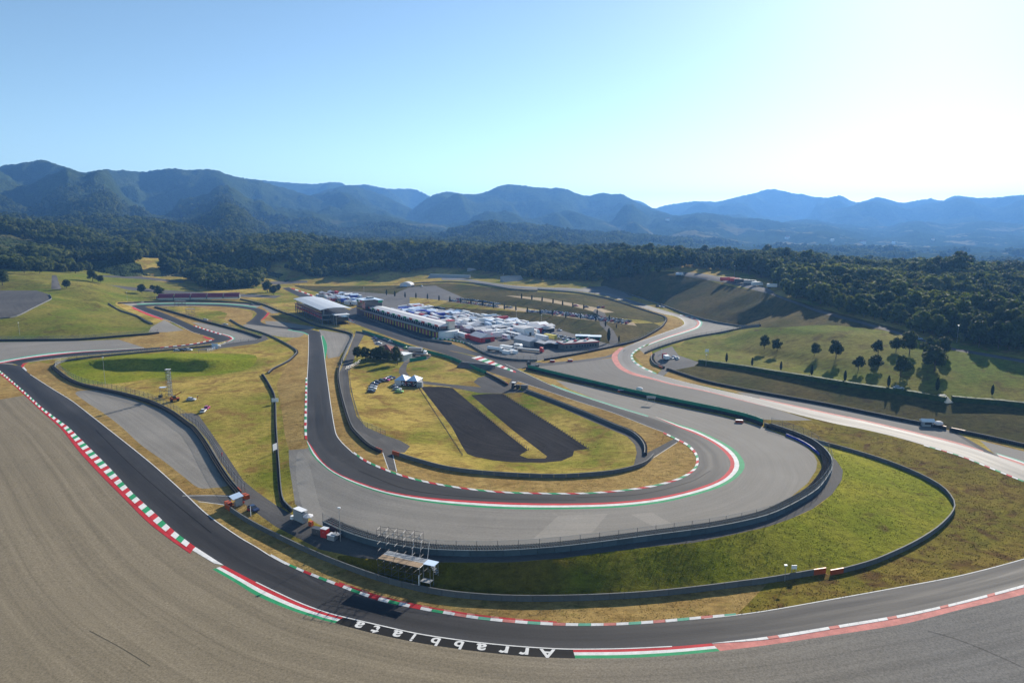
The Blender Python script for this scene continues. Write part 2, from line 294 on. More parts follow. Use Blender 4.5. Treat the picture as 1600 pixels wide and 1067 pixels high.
MT['roofmetal'] = plain('pale_roof_metal',(.46,.49,.53),.5,.12,.3,spec=.4)
MT['hedge'] = leaf_mat('hedge_leaves',(.03,.06,.012),(.04,.075,.014),None,.25)
MT['roofred'] = plain('red_roof_tile',(.22,.07,.05),.85,.25,1.0)
MT['plaster'] = plain('cream_plaster',(.62,.58,.50),.85,.12,.6)
MT['yellow'] = plain('yellow_paint',(.60,.50,.08),.5,.15,.8)
MT['maroon'] = plain('maroon_seats',(.26,.03,.07),.6,.3,.8)
MT['blackm'] = plain('black_metal',(.02,.02,.022),.4,.2,1.0)
MT['bluewhite'] = plain('pale_blue_canvas',(.50,.62,.78),.6,.1,.5)
MT['grey'] = plain('mid_grey',(.30,.31,.32),.6,.15,.6)
MT['skin'] = plain('skin',(.55,.33,.24),.6,.05,1.0)
_t = MT['tangravel'].node_tree; _b = _t.nodes['Principled BSDF']; _src = _b.inputs['Base Color'].links[0].from_socket
_sx = N(_t,'SeparateXYZ'); _t.links.new(obj_coord(_t),_sx.inputs[0]); _mr = N(_t,'MapRange'); _mr.inputs['From Min'].default_value = -10; _mr.inputs['From Max'].default_value = 90; _t.links.new(_sx.outputs[0],_mr.inputs['Value'])
_hs = N(_t,'HueSaturation'); _hs.inputs['Saturation'].default_value = .3; _hs.inputs['Value'].default_value = .88; _t.links.new(_src,_hs.inputs['Color']); _t.links.new(mix(_t,_mr.outputs[0],_src,_hs.outputs[0]),_b.inputs['Base Color'])   # tan gravel gives way to grey tarmac
# ------------------------------------------------------------------ object helpers
def props(o, label=None, cat=None, group=None, kind=None):
    if label: o['label'] = label
    if cat: o['category'] = cat
    if group: o['group'] = group
    if kind: o['kind'] = kind
    return o
def mesh_obj(name, V, Fc, mats, parent=None, fmat=None, smooth_=False):
    me = bpy.data.meshes.new(name); me.from_pydata([tuple(v) for v in V], [], [tuple(f) for f in Fc])
    for m in (mats if isinstance(mats,(list,tuple)) else [mats]): me.materials.append(MT[m] if isinstance(m,str) else m)
    if fmat is not None: me.polygons.foreach_set('material_index', np.asarray(fmat,np.int32))
    if smooth_: me.polygons.foreach_set('use_smooth', [True]*len(me.polygons))
    o = bpy.data.objects.new(name, me); COL.objects.link(o)
    if parent: o.parent = parent
    return o
def empty(name, loc, rz=0, label=None, cat=None, group=None):
    o = bpy.data.objects.new(name, None); COL.objects.link(o); o.location = loc; o.rotation_euler = (0,0,rz); o.empty_display_size = .5
    return props(o, label, cat, group)
def copy_tree(o, loc=None, rz=None, label=None, group=None, sc=None, parent=None):
    c = o.copy(); COL.objects.link(c); c.parent = parent
    if loc is not None: c.location = loc
    if rz is not None: c.rotation_euler = (0,0,rz)
    if sc is not None: c.scale = (sc,sc,sc) if not hasattr(sc,'__len__') else sc
    if label: c['label'] = label
    if group: c['group'] = group
    for ch in list(o.children): copy_tree(ch, parent=c)
    return c
class MB:
    """collects shapes, each with a material, into one mesh"""
    def __init__(s): s.V = []; s.F = []; s.M = []; s.mats = []
    def mi(s, m):
        if m not in s.mats: s.mats.append(m)
        return s.mats.index(m)
    def add(s, V, Fc, m):
        n = len(s.V); k = s.mi(m); s.V += [tuple(v) for v in V]; s.F += [tuple(i+n for i in f) for f in Fc]; s.M += [k]*len(Fc); return s
    def box(s, c, d, m, rz=0, taper=1.0, tx=None):
        x,y,z = c; a,b,h = d[0]/2,d[1]/2,d[2]; cs,sn = math.cos(rz),math.sin(rz); V = []
        for zz,k in ((z,1.0),(z+h,taper)):
            for sx,sy in ((-1,-1),(1,-1),(1,1),(-1,1)):
                lx,ly = sx*a*(k if tx is None else (1 if zz==z else tx)), sy*b*k; V.append((x+lx*cs-ly*sn, y+lx*sn+ly*cs, zz))
        return s.add(V, [(3,2,1,0),(4,5,6,7),(0,1,5,4),(1,2,6,5),(2,3,7,6),(3,0,4,7)], m)
    def bar(s, p, q, r, m, n=4, r2=None):
        p = Vector(p); q = Vector(q); d = (q-p)
        if d.length < 1e-6: return s
        d.normalize(); a = d.orthogonal().normalized(); b = d.cross(a); r2 = r if r2 is None else r2; V = []
        for P,rr in ((p,r),(q,r2)):
            for i in range(n):
                t = 2*math.pi*(i+.5)/n; V.append(P+a*math.cos(t)*rr+b*math.sin(t)*rr)
        return s.add(V, [tuple(range(n))[::-1], tuple(range(n,2*n))]+[(i,(i+1)%n,n+(i+1)%n,n+i) for i in range(n)], m)
    def prism(s, poly, y0, y1, m, axis='y'):
        n = len(poly); V = [(p[0],y0,p[1]) for p in poly]+[(p[0],y1,p[1]) for p in poly]
        return s.add(V, [tuple(range(n)), tuple(range(n,2*n))[::-1]]+[(i,n+i,n+(i+1)%n,(i+1)%n) for i in range(n)], m)
    def ball(s, c, r, m, n=8, k=5):
        V = []; r = r if hasattr(r,'__len__') else (r,r,r)
        for j in range(k+1):
            ph = math.pi*j/k
            for i in range(n): V.append((c[0]+r[0]*math.sin(ph)*math.cos(2*math.pi*i/n), c[1]+r[1]*math.sin(ph)*math.sin(2*math.pi*i/n), c[2]+r[2]*math.cos(ph)))
        return s.add(V, [(j*n+i,(j+1)*n+i,(j+1)*n+(i+1)%n,j*n+(i+1)%n) for j in range(k) for i in range(n)], m)
    def gable(s, c, d, h, m, rz=0, over=0):
        """ridge along local x"""
        x,y,z = c; a,b = d[0]/2+over,d[1]/2+over; cs,sn = math.cos(rz),math.sin(rz)
        L = [(-a,-b,0),(a,-b,0),(a,b,0),(-a,b,0),(-a,0,h),(a,0,h)]
        return s.add([(x+p[0]*cs-p[1]*sn, y+p[0]*sn+p[1]*cs, z+p[2]) for p in L], [(0,1,5,4),(2,3,4,5),(3,0,4),(1,2,5),(3,2,1,0)], m)
    def hip(s, c, d, h, m, rz=0):
        x,y,z = c; a,b = d[0]/2,d[1]/2; cs,sn = math.cos(rz),math.sin(rz)
        L = [(-a,-b,0),(a,-b,0),(a,b,0),(-a,b,0),(0,0,h)]
        return s.add([(x+p[0]*cs-p[1]*sn, y+p[0]*sn+p[1]*cs, z+p[2]) for p in L], [(0,1,4),(1,2,4),(2,3,4),(3,0,4),(3,2,1,0)], m)
    def build(s, name, parent=None, smooth_=False):
        return mesh_obj(name, s.V, s.F, s.mats, parent, s.M, smooth_)
ORD = ['first','second','third','fourth','fifth','sixth','seventh','eighth','ninth','tenth','eleventh','twelfth','thirteenth','fourteenth','fifteenth','sixteenth','seventeenth','eighteenth','nineteenth','twentieth']
TENS = {2:'twenty',3:'thirty',4:'forty',5:'fifty',6:'sixty',7:'seventy',8:'eighty',9:'ninety'}
def nth(i):
    if i < 20: return ORD[i]
    n = i+1
    return (TENS[n//10][:-1]+'ieth') if n%10 == 0 else TENS[n//10]+'-'+ORD[n%10-1]
# ------------------------------------------------------------------ traced lines (photograph pixels)
ARR_B = [(-25,566),(32,572),(47,585),(82,607.5),(112,626),(140,647.5),(165,667),(200,694.5),(240,727),(282,764.5),(325,804.5),(375,839.5),(400,854),(422,868),(447,881.5),(472,893),(500,904.5),(530,916),(560,927.5),(592,938),(625,945.5),(662,953),(700,959.5),(740,966),(800,972.5),(875,977),(950,977),(1025,973),(1100,966),(1150,960.5),(1200,953.5),(1300,936),(1400,918),(1500,899),(1600,873),(1700,842)]
ARR_A = [(-30,569),(-18,575),(0,579),(25,600),(45,617.5),(67,637.5),(100,662),(107,667),(140,699.5),(175,734.5),(207,769.5),(240,799.5),(272,829),(305,854),(350,883),(400,909),(437,927),(475,944),(512,957),(537,963.5),(600,978),(650,989),(700,997),(750,1003.5),(800,1008.5),(850,1012),(895,1013.7),(975,1012.8),(1050,1009.5),(1112,1004.5),(1200,994),(1305,977),(1410,959.5),(1500,939.5),(1600,913),(1700,884)]
# upper left leg, from the hairpin by the white pavilion out to the left edge of the picture
SAV_A = [(-30,569),(0,568),(37,561),(75,556),(125,550.5),(175,547.3),(225,544),(275,540.5),(315,535),(332,531),(336,529.5),(331,527.5),(312,522),(300,518.5),(285,511),(266,502),(256,498.5),(235,491),(219,484.5),(209,480),(206,478.3),(209,477),(215,476.2),(247,475),(285,474.6),(330,475),(360,476.2),(387,479),(400,481),(409,483.2),(416,487),(417.5,490),(412,495.5),(407,500.5),(407.5,503.2),(419,507.3),(450,511),(475,513.7),(491,515.8),(500,518.5),(501.5,524),(505,542),(507.5,562),(510,582),(514,612),(517.5,637),(522.5,667),(526,680),(535,692),(552,708),(570,720.5),(595,732),(625,743),(662,753),(712,762),(762,768),(800,770.5),(867,772),(920,771.3),(975,767),(1025,759.5),(1062,749),(1083,737),(1091,726),(1090,710),(1077,695),(1062,687),(1037,675),(1015,667),(960,645.5),(900,626),(850,609),(809,595.6),(762,580),(731,567.5),(700,555),(667,545),(637,536),(600,523),(560,508),(525,492),(490,475),(462,461),(440,450)]
SAV_B = [(-25,566),(20,568),(32,572),(36,567.5),(62,562.3),(100,558),(150,554),(200,550),(250,545.5),(300,540.5),(341,535.2),(354,532.5),(361,529.3),(360,527.3),(350,524),(335,519.5),(310,512),(291,504),(272,495.5),(247,486),(230,480.8),(227,479.3),(232,478.4),(272,477.6),(320,477.8),(360,480),(385,483),(397,486),(401.5,490),(397,495.5),(390,501.5),(384,505),(386,506.2),(394,507.4),(419,510.3),(450,514.5),(475,519),(482,522.5),(482.3,535),(482,550),(481,575),(480,592),(479.5,625),(479,667),(480.5,688),(489,700),(500,716),(517,732),(540,744.5),(575,757.7),(612,768),(662,776),(725,781.3),(800,785),(875,786.3),(950,784.5),(1012,779),(1062,769.5),(1100,758.5),(1125,747.5),(1140,732),(1141,719.5),(1132,706.5),(1117,694),(1097,682.5),(1075,673),(1060,667.5),(1012,651),(962,636),(920,622.5),(882,610),(857,600),(825,585),(790,569),(760,562),(725,553),(700,547),(660,530.5),(600,505),(540,482),(490,463),(460,453.5),(452,449)]
T2_L = [(690,437.5),(725,438.5),(760,445),(800,450.5),(850,453.2),(900,455),(930,459),(960,466),(982,473),(1010,482.5),(1035,490),(1056,494.5),(1067,500.5),(1070,506),(1064,510.3),(1047,516.5),(1022,525.5),(991,536.5),(975,543),(966,552),(965,560),(972,572),(990,582),(1020,590.5),(1050,599),(1100,609.5),(1150,622),(1197,634.5),(1237,645),(1275,654.5),(1312,663),(1350,670.5),(1400,682.5),(1444,695),(1500,711.5),(1550,731),(1600,751),(1720,802)]
T2_R = [(690,434.5),(725,435.5),(765,441.5),(800,446),(850,449),(900,450.5),(940,456),(970,464),(991,470.5),(1016,478.5),(1047,487.5),(1072,494.5),(1085,499),(1090,504.5),(1085,511),(1066,518),(1041,526),(1016,535.5),(997,544),(988,551),(985,557),(990,566),(1005,576),(1025,584.5),(1037,588),(1075,598),(1125,609.5),(1175,620.5),(1225,631.5),(1275,642.5),(1325,653),(1350,658),(1400,670),(1450,682),(1500,695),(1537,706),(1562,714),(1600,727.5),(1720,775)]
BUC_PAINT = [(479,689.5),(487,709.5),(505,728),(525,742),(560,758),(600,771),(650,781.5),(712,789.5),(800,795),(900,795),(975,792),(1037,784.5),(1087,773),(1125,761),(1150,747),(1163,732),(1162,719.5),(1150,704),(1132,692),(1107,679.5),(1085,670),(1066,664.5),(1020,649)]
BUC_IN = SAV_B[SAV_B.index((480.5,688)):SAV_B.index((1060,667.5))+1]+[(1020,649)]
BUC_WALL = [(505,822),(525,832),(545,840),(575,850),(620,860),(670,866),(735,868.5),(800,867.5),(875,862),(950,853),(1025,843),(1100,833),(1150,824),(1200,811.5),(1237,795),(1275,772),(1292,752),(1300,735),(1299,722),(1290,708),(1270,692),(1240,679),(1205,667)]
ROAD_OUT = [(380,786),(430,822),(500,858),(560,871),(620,876.5),(670,878),(750,878.5),(800,878),(875,872),(950,862),(1025,853),(1087,847),(1150,834),(1200,822.5),(1237,809.5),(1270,794.5),(1300,772),(1315,750),(1317,735),(1307,719.5),(1290,704),(1272,692),(1245,681)]
W1 = [(352,793),(375,809),(400,824),(450,849),(500,872),(550,892),(600,909),(650,922),(700,931),(750,936),(800,938.5),(875,938.5),(950,936),(1025,931),(1100,923),(1150,916.5),(1200,910),(1270,898),(1290,895)]
W2 = [(1297,898),(1307,897),(1350,885.5),(1375,877),(1425,854),(1462,831),(1484,810),(1491.5,795),(1487,782),(1472,765),(1437,745),(1387,724.5),(1325,705),(1275,691.5),(1240,680),(1194,665)]
W4 = [(332,541.5),(300,544.5),(225,551.5),(150,558.5),(105,564.5),(88,570),(85,575),(107,592),(130,602),(165,610),(200,618),(237,629),(270,645),(295,663),(305,670),(322,692),(342,725),(360,752),(377,772)]
W5A = [(532,573),(530,582),(530,595),(536,625),(550,668),(565,686),(580,699),(597,707)]
W5B = [(613,709),(650,721),(700,734),(750,740.5),(800,744),(862,746.5),(912,744.5),(962,739.5),(995,731.5),(1012,724),(1021,714)]
W6 = [(822,611),(875,631),(925,651),(960,666),(985,676),(1000,688),(1007,700),(1007,711)]
W7 = [(566,519),(600,530),(640,544),(700,560),(731,573),(760,585)]
W7B = [(760,584),(780,594),(794,602)]
W8 = [(825,577),(870,588),(912,598),(975,613),(1050,629.5),(1125,645),(1170,656),(1192,664)]
W9 = [(1045,578),(1100,596),(1150,607),(1200,616.5),(1300,634.5),(1400,655),(1470,668),(1478,670)]
W9B = [(1486,672),(1500,675),(1550,685.5),(1600,697),(1700,720)]
W10 = [(1019,555),(1017,562),(1022,570),(1035,576)]
W11 = [(1009,553),(1022,547),(1050,537.5),(1085,528),(1125,521),(1155,515),(1187,510)]
W11B = [(1187,509.5),(1160,511),(1112,503),(1070,491),(1025,474),(987,462),(950,451),(920,449.5)]
W12 = [(840,453),(900,458),(945,466),(975,475),(1015,488),(1038,496),(1041,501),(1032,513),(1000,531),(975,538.5),(922,550),(875,559),(850,563)]
W13 = [(700,523),(735,541),(756,552.5),(775,559),(806,563.5),(839,564.5)]
W14 = [(-60,533),(0,532.5),(60,532),(125,531),(190,526),(235,522.5),(247,521)]
W15 = [(169,475),(185,485),(200,490),(217,496),(228,503),(237,507)]
W16 = [(244,480.5),(279,490.5),(316,501.5),(360,513),(385,520),(409,528)]
W17 = [(376,468),(410,476),(435,486),(462,496),(496,510),(520,515),(548,522),(552,527),(545,543),(537,561),(533,571)]
W18A = [(359,500),(380,511.5),(415,522.5),(445,537),(461,547),(464,551.5),(450,565),(425,578),(419,584)]
W18B = [(411,586),(421,602),(430,622),(432,667),(436,723),(442,782),(457,799)]
def rev(l): return l[::-1]
def cut(l, a, b): return l[l.index(a):l.index(b)+1]
# ground zones, later ones lie over earlier ones: (object name, material, outline in pixels, smooth?)
Z = []
def zone(name, mat, poly, sm=True, track=0): Z.append((name, mat, poly, sm, track))
zone('hillside_grass','hill',[(-80,405),(0,405),(60,420),(150,424),(300,450),(330,470),(240,472),(180,474),(240,505),(240,524),(125,533),(-80,536)])
zone('hillside_grass','hill',[(1045,575),(1075,530),(1190,508),(1300,505),(1400,520),(1500,545),(1760,590),(1760,645),(1600,637),(1480,627),(1400,614),(1200,582),(1100,566)])
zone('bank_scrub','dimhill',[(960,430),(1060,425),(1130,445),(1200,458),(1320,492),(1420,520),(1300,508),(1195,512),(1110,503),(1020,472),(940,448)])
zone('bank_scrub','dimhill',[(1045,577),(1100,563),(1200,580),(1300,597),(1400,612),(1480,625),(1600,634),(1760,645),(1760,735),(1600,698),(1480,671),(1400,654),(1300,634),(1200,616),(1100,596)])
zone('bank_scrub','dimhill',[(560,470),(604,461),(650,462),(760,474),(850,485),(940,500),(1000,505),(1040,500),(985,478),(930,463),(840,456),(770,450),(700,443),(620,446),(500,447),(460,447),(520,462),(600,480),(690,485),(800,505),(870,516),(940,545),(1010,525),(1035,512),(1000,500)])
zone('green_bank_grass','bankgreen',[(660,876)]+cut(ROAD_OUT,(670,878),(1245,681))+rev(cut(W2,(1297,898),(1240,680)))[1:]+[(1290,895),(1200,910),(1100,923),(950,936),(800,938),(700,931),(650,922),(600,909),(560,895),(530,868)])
zone('green_bank_grass','green',[(95,566),(150,561),(200,553),(340,552),(400,556),(390,575),(330,586),(250,590),(170,600),(120,595)])
zone('dry_verge','dry',cut(ARR_B,(32,572),(422,868))+[(400,822),(377,771)]+rev(cut(W4,(88,570),(360,752)))+[(60,565)],False)
zone('dry_verge','dry',cut(ARR_B,(422,868),(1100,966))+[(1150,961),(1200,953),(1200,912)]+rev(cut(W1,(400,824),(1150,916.5))),False)
zone('brown_meadow','brown',[(1150,961),(1200,953.5),(1300,936),(1400,918),(1500,899),(1600,873),(1760,830),(1760,800),(1600,751),(1500,711),(1400,682),(1312,663),(1237,645),(1190,650),(1190,664)]+rev(W2)+[(1290,896),(1200,911)],False)
zone('dry_verge','dry',[(503,518),(512,519),(535,565),(530,580)]+W5A+[(605,708)]+W5B+[(1056,684),(1100,700),(1110,720),(1090,750),(1030,775),(900,785),(760,780),(640,760),(560,730),(520,690)],False)
zone('dry_verge','dry',[(1007,711)]+rev(W6)+[(822,608),(800,597),(760,582),(700,557),(640,538),(600,525),(600,516),(700,545),(820,590),(960,637),(1060,672),(1070,690)],False)
zone('dry_verge','dry',[(445,535),(475,520),(490,530),(485,700),(452,704),(445,680),(440,640),(432,600),(450,566),(465,552)],False)
zone('dry_verge','dry',[(185,531),(240,522),(290,514),(345,530),(335,537),(225,547)])
zone('dry_verge','dry',[(205,480),(228,488),(262,505),(270,500),(222,480)],False)
zone('dry_verge','dry',[(229,480),(244,479),(300,498),(355,513),(340,520),(300,507),(262,492)],False)
zone('dry_verge','dry',[(300,478),(365,481),(395,489),(390,500),(380,508),(350,500),(355,490),(320,482)])
zone('dry_verge','dry',[(400,478),(420,482),(430,492),(470,508),(500,514),(440,512),(405,505)],False)
zone('dry_verge','dry',[(1037,590),(1045,578),(1100,596),(1190,615),(1215,628),(1100,602)],False)
zone('dry_verge','dry',[(985,474),(1040,495),(1042,500),(1033,513),(1000,532),(922,551),(850,564),(830,567),(900,570),(965,560),(990,538),(1068,508),(1064,500)],False)
zone('dry_verge','dry',[(990,555),(1020,536),(1018,560),(1022,572),(1037,582),(1010,576)],False)
zone('dry_verge','dry',[(640,520),(700,548),(750,556),(790,568),(770,562),(735,542),(700,524)],False)
zone('dry_verge','dry',[(775,557),(850,568),(820,578),(790,570)],False)
zone('dry_verge','dry',[(810,575),(870,590),(900,600),(880,606),(855,597)],False)
zone('dry_verge','dry',[(1055,490),(1100,499),(1130,512),(1080,500)],False)
zone('dry_verge','dry',[(-120,580),(-20,576),(5,584),(25,602),(44,619),(0,626),(-120,645)],False)
zone('raked_gravel','tangravel',[(-150,640),(0,624),(42,617),(107,667),(240,799),(350,883),(537,963),(895,1013),(1112,1004),(1305,977),(1600,913),(1900,820),(1900,1300),(-700,1300),(-700,700)],False,1)
zone('gravel_run_off','runoff',[(451,703),(478,701),(500,690),(540,725),(620,755),(700,772),(800,778),(900,779),(1000,773),(1060,760),(1110,735),(1115,715),(1100,695),(1060,675),(1030,660),(960,635),(890,608),(868,594),(912,601),(975,616),(1050,633),(1125,649),(1192,667),(1225,681),(1257,695.5),(1272,710),(1277,722),(1275,734.5),(1262,754.5),(1237,775),(1200,797.5),(1150,809),(1100,820),(1025,830),(950,840),(875,848.5),(800,853.5),(735,856.5),(660,856.5),(590,850),(545,839.5),(505,822),(472,800),(461,787),(452,727)],False,1)
zone('raked_patch','lightgravel',[(466,705),(482,724),(492,760),(503,795),(540,836),(520,829),(478,803),(463,745)],True)
zone('raked_patch','lightgravel',[(872,806),(950,802),(925,832),(832,842)],False)
zone('raked_patch','lightgravel',[(985,803),(1018,800),(1050,818),(1020,822)],False)
zone('asphalt_run_off','asphaltgrey',[(836,571),(900,566),(960,559),(970,575),(1020,592),(1100,610),(1200,635),(1269,656.5),(1230,657),(1185,655),(1192,662),(1125,643.5),(1050,628),(975,611.5),(912,597),(850,583)],False,1)
zone('gravel_run_off','runoff',[(1080,497),(1097,502),(1116,503),(1158,513),(1122,520.5),(1085,527),(1054,535.5),(1022,546),(1007,553),(998,545),(1040,530),(1090,510)],False,1)
zone('asphalt_run_off','asphaltgrey',[(1150,612),(1200,617.5),(1300,635.5),(1400,656),(1480,671),(1540,705),(1450,690),(1300,655),(1190,630)],False,1)
zone('gravel_run_off','runoff',[(1531,688),(1600,705),(1720,732),(1720,780),(1600,735),(1560,715)],False)
zone('gravel_run_off','runoff',[(118,613),(150,609.5),(180,615.5),(225,630.5),(270,647.5),(297,666),(305,668),(330,698),(347,728),(357,756),(332,762),(310,761.5),(287,744.5),(255,719.5),(220,694.5),(190,667),(162,645.5),(135,628)])
zone('gravel_run_off','runoff',[(-80,534),(0,534.5),(125,532.5),(185,530.5),(228,544),(120,556),(0,572),(-80,575)],False)
zone('gravel_run_off','runoff',[(257,500),(287,516),(260,519),(232,519),(236,511),(247,505)],False)
zone('gravel_run_off','runoff',[(300,504),(312,504),(362,515),(405,526),(405,530),(397,532.5),(345,538),(362,530),(345,524)],False)
zone('gravel_run_off','runoff',[(380,507.5),(387,514),(412,521),(437,526),(456,527.5),(470,526),(476,521),(475,516),(420,507)],True)
zone('gravel_run_off','runoff',[(414,501.5),(435,502),(493,511),(487,515),(450,512),(416,507)],False)
zone('gravel_run_off','runoff',[(408,479),(420,479),(436,489),(425,490),(416,484)],False)
zone('gravel_run_off','runoff',[(498,515),(512,517),(550,523),(547,535),(530,557),(513,560),(508,545)],False)
zone('gravel_run_off','runoff',[(184,473),(300,472),(390,474.5),(408,477.5),(398,482),(340,478),(208,479)],False)
zone('plaza_asphalt','road',[(-80,454),(0,454),(57,454),(77,460),(80,466),(50,482),(25,494),(0,497.5),(-80,500)],False)
# service roads, yards, paddock
zone('service_road','road',[(545,839),(575,850),(670,866),(800,866),(950,852),(1100,832),(1200,810),(1275,771),(1297,744),(1299,722),(1285,702),(1240,679)]+rev(ROAD_OUT)+[(377,768),(345,722),(325,688),(305,664),(280,646),(300,645),(310,648),(328,673),(350,705),(380,750),(400,767),(430,788),(457,804),(495,823),(525,835)],False)
zone('service_road','road',[(535,572),(530,582),(530,595),(536,625),(550,667),(565,684),(580,697),(597,704.5),(607,733),(621,737),(613,706),(632,707),(641,697),(625,688),(600,679.5),(572,667),(557,650),(547,612),(544,580),(550,570),(560,540),(568,525),(575,520),(556,519),(548,540)],False)
zone('service_road','road',[(820,608),(875,628),(925,648),(960,662),(985,674),(1000,687),(1007,699.5),(1008,709),(1055,684.5),(1060,690),(1017,716),(1012,722),(990,728),(995,707),(992,694.5),(980,682),(955,671),(920,656),(870,634),(815,612)],False)
zone('service_road','road',[(632,565),(624,575),(623,582),(630,592),(645,598),(700,604),(750,614),(780,614.5),(820,613),(803,604),(810,595),(800,592),(794,601),(760,587),(747,590),(740,597),(752,605),(700,600),(652,594),(640,587.5),(634,580),(636,570),(640,565)],False)
zone('service_road','road',[(300,548),(345,538),(400,531),(412,522),(420,530),(400,537),(340,545)],False)
zone('parking_yard','yard',[(567,521),(587,526),(612,534),(640,544),(675,556),(667,562),(639,566),(631,566),(625,561),(620,550),(595,541),(586,539),(580,527)],False)
zone('paddock_yard','yard',[(500,462),(530,455),(560,456),(640,462),(640,478),(700,484),(800,503),(870,514),(925,530),(960,540),(930,545),(870,558),(840,564),(806,563),(775,559),(735,542),(690,520),(640,500),(600,490),(560,478)],False)
zone('pit_lane','track',[(560,478),(600,495),(650,515),(700,535),(740,549),(780,560),(850,567),(900,563),(945,557),(975,546),(970,555),(930,563),(880,569),(838,573),(800,577),(770,563),(725,552),(690,545),(655,532),(600,510),(545,485)],False)
zone('terrace_parking','ochre',[(690,471),(720,470),(750,473),(806,480),(863,488),(920,496),(990,504),(995,509),(945,503),(907,498.5),(863,492.5),(806,485),(750,477.5),(700,472)],False)
zone('terrace_parking','ochre',[(790,462),(815,463),(850,466),(900,475),(940,482),(960,488),(935,489),(912,482.5),(895,479),(864,473),(831,468)],False)
zone('upper_yard','yard',[(612,463),(625,455),(640,449),(680,446),(700,455),(735,470),(700,470),(650,465)],False)
zone('terrace_road','road',[(930,483),(945,489),(948,496),(946,505),(958,515),(966,530),(965,540),(953,540),(952,530),(948,518),(938,508),(936,500),(938,494),(926,487)],False)
zone('ridge_road','yard',[(1058,424),(1100,428),(1145,436),(1200,450),(1212,458),(1196,458),(1140,443),(1060,430)],False)
zone('path','road',[(1200,455),(1275,483),(1375,510),(1487,543),(1600,562),(1760,590),(1760,596),(1600,567),(1487,547),(1375,514),(1275,487),(1198,458)],False)
zone('service_yard','yard',[(1022,551),(1035,546),(1050,541),(1060,555),(1092,566),(1085,572),(1060,577),(1045,580),(1036,588),(1027,585),(1035,576),(1023,568)],False)
zone('access_lane','road',[(1483,672),(1494,675),(1520,690),(1562,714),(1548,713),(1537,706)],False)
zone('access_lane','road',[(285,773),(360,773),(362,790),(310,782)],False)
zone('far_road','road',[(395,443),(430,439.5),(480,438.5),(480,441.5),(430,445)],False)
zone('far_road','road',[(81,430),(88,430),(96,452),(80,452)],False)
zone('far_road','road',[(150,430),(220,432),(290,440),(285,442),(220,436),(150,432)],False)
zone('far_road','road',[(170,445),(240,452),(330,458),(400,460),(440,462),(430,466),(380,464),(300,462),(200,453)],False)
zone('far_run_off','asphaltgrey',[(905,450),(945,447),(975,457),(990,466),(975,465),(945,457)],False)
zone('dirt_pad','dirt',[(657,604),(706,667),(722,697),(730,709),(742,713.5),(770,719),(800,722),(850,722.5),(877,720),(895,712),(897,704),(920,701),(875,671),(825,640),(786,615),(760,615),(736,617.5),(775,650),(800,671),(855,713),(852,716),(825,716),(812,711),(825,703),(786,672.5),(744,637),(707,606),(690,604)],False)
# the racing surface
def strip(a, b): return list(map(tuple, smooth(a)))+list(map(tuple, smooth(b)))[::-1]
zone('race_track','track',strip(ARR_A,ARR_B),False,1)
i1 = SAV_A.index((336,529.5)); j1 = SAV_B.index((361,529.3))
for a,b,mt in (((-30,569),(336,529.5),'track'),((336,529.5),(206,478.3),'track'),((206,478.3),(417.5,490),'track'),((417.5,490),(500,518.5),'track'),((500,518.5),(526,680),'track'),((526,680),(1091,726),'track'),((1091,726),(850,609),'track'),((850,609),(440,450),'track')):
    bb = {(-30,569):(-25,566),(336,529.5):(361,529.3),(206,478.3):(227,479.3),(417.5,490):(401.5,490),(500,518.5):(482,522.5),(526,680):(480.5,688),(1091,726):(1141,719.5),(850,609):(857,600),(440,450):(452,449)}
    zone('race_track',mt,strip(cut(SAV_A,a,b),cut(SAV_B,bb[a],bb[b])),False,1)
k1 = T2_L.index((1070,506)); k2 = T2_R.index((1090,504.5)); k3 = T2_L.index((965,560)); k4 = T2_R.index((985,557))
for L,R in ((T2_L[:k1+1],T2_R[:k2+1]),(T2_L[k1:k3+1],T2_R[k2:k4+1]),(T2_L[k3:],T2_R[k4:])): zone('race_track','track2',strip(L,R),False,1)
# painted run-off bands
def bands(name, A, B, cols, n=80):
    a = resample(smooth(A),n); b = resample(smooth(B),n); t0 = 0
    for mt,t1 in cols:
        zone(name, mt, list(map(tuple,a*(1-t0)+b*t0))+list(map(tuple,a*(1-t1)+b*t1))[::-1], False, 1); t0 = t1
bands('painted_band', BUC_IN, BUC_PAINT, [('red',.33),('white',.66),('greenp',1)], 120)
bands('painted_band', cut(ARR_A,(350,883),(537,963.5)), [(332,889),(365,908),(400,929.5),(450,951),(500,967),(523,972.8)], [('red',.36),('white',.68),('greenp',1)])
bands('painted_band', cut(ARR_A,(537,963.5),(895,1013.7)), [(523,972.8),(575,987),(650,1003),(725,1014.5),(800,1023),(850,1026.5),(899,1028)], [('black',1)])
bands('painted_band', cut(ARR_A,(895,1013.7),(1112,1004.5)), [(899,1028),(975,1027.5),(1050,1023.5),(1125,1016.5)], [('red',.33),('white',.66),('greenp',1)])
bands('painted_band', cut(ARR_A,(1112,1004.5),(1700,884)), [(1125,1016.5),(1200,1007),(1300,992),(1410,974.5),(1500,952),(1600,928),(1700,898)], [('pink',1)])
bands('painted_band', cut(SAV_A,(0,568),(225,544)), [(-5,564.5),(25,559),(75,551.5),(125,548),(175,546),(225,543)], [('red',.3),('white',.62),('teal',1)])
bands('painted_band', [(975,543),(966,552),(965,560),(972,572),(990,582),(1020,590.5),(1050,599),(1100,609.5),(1150,622),(1198,634.5)], [(969,543),(957,553),(956,561),(965,574),(986,585),(1018,592.5),(1048,600.5),(1099,610.7),(1150,623.3),(1198,635.2)], [('pink',1)])
bands('painted_band', cut(T2_R,(1072,494.5),(1016,535.5)), [(1076,493),(1092,498),(1098,504.5),(1092,512.5),(1068,521),(1042,529),(1012,540)], [('pink',.4),('white',.7),('teal',1)])
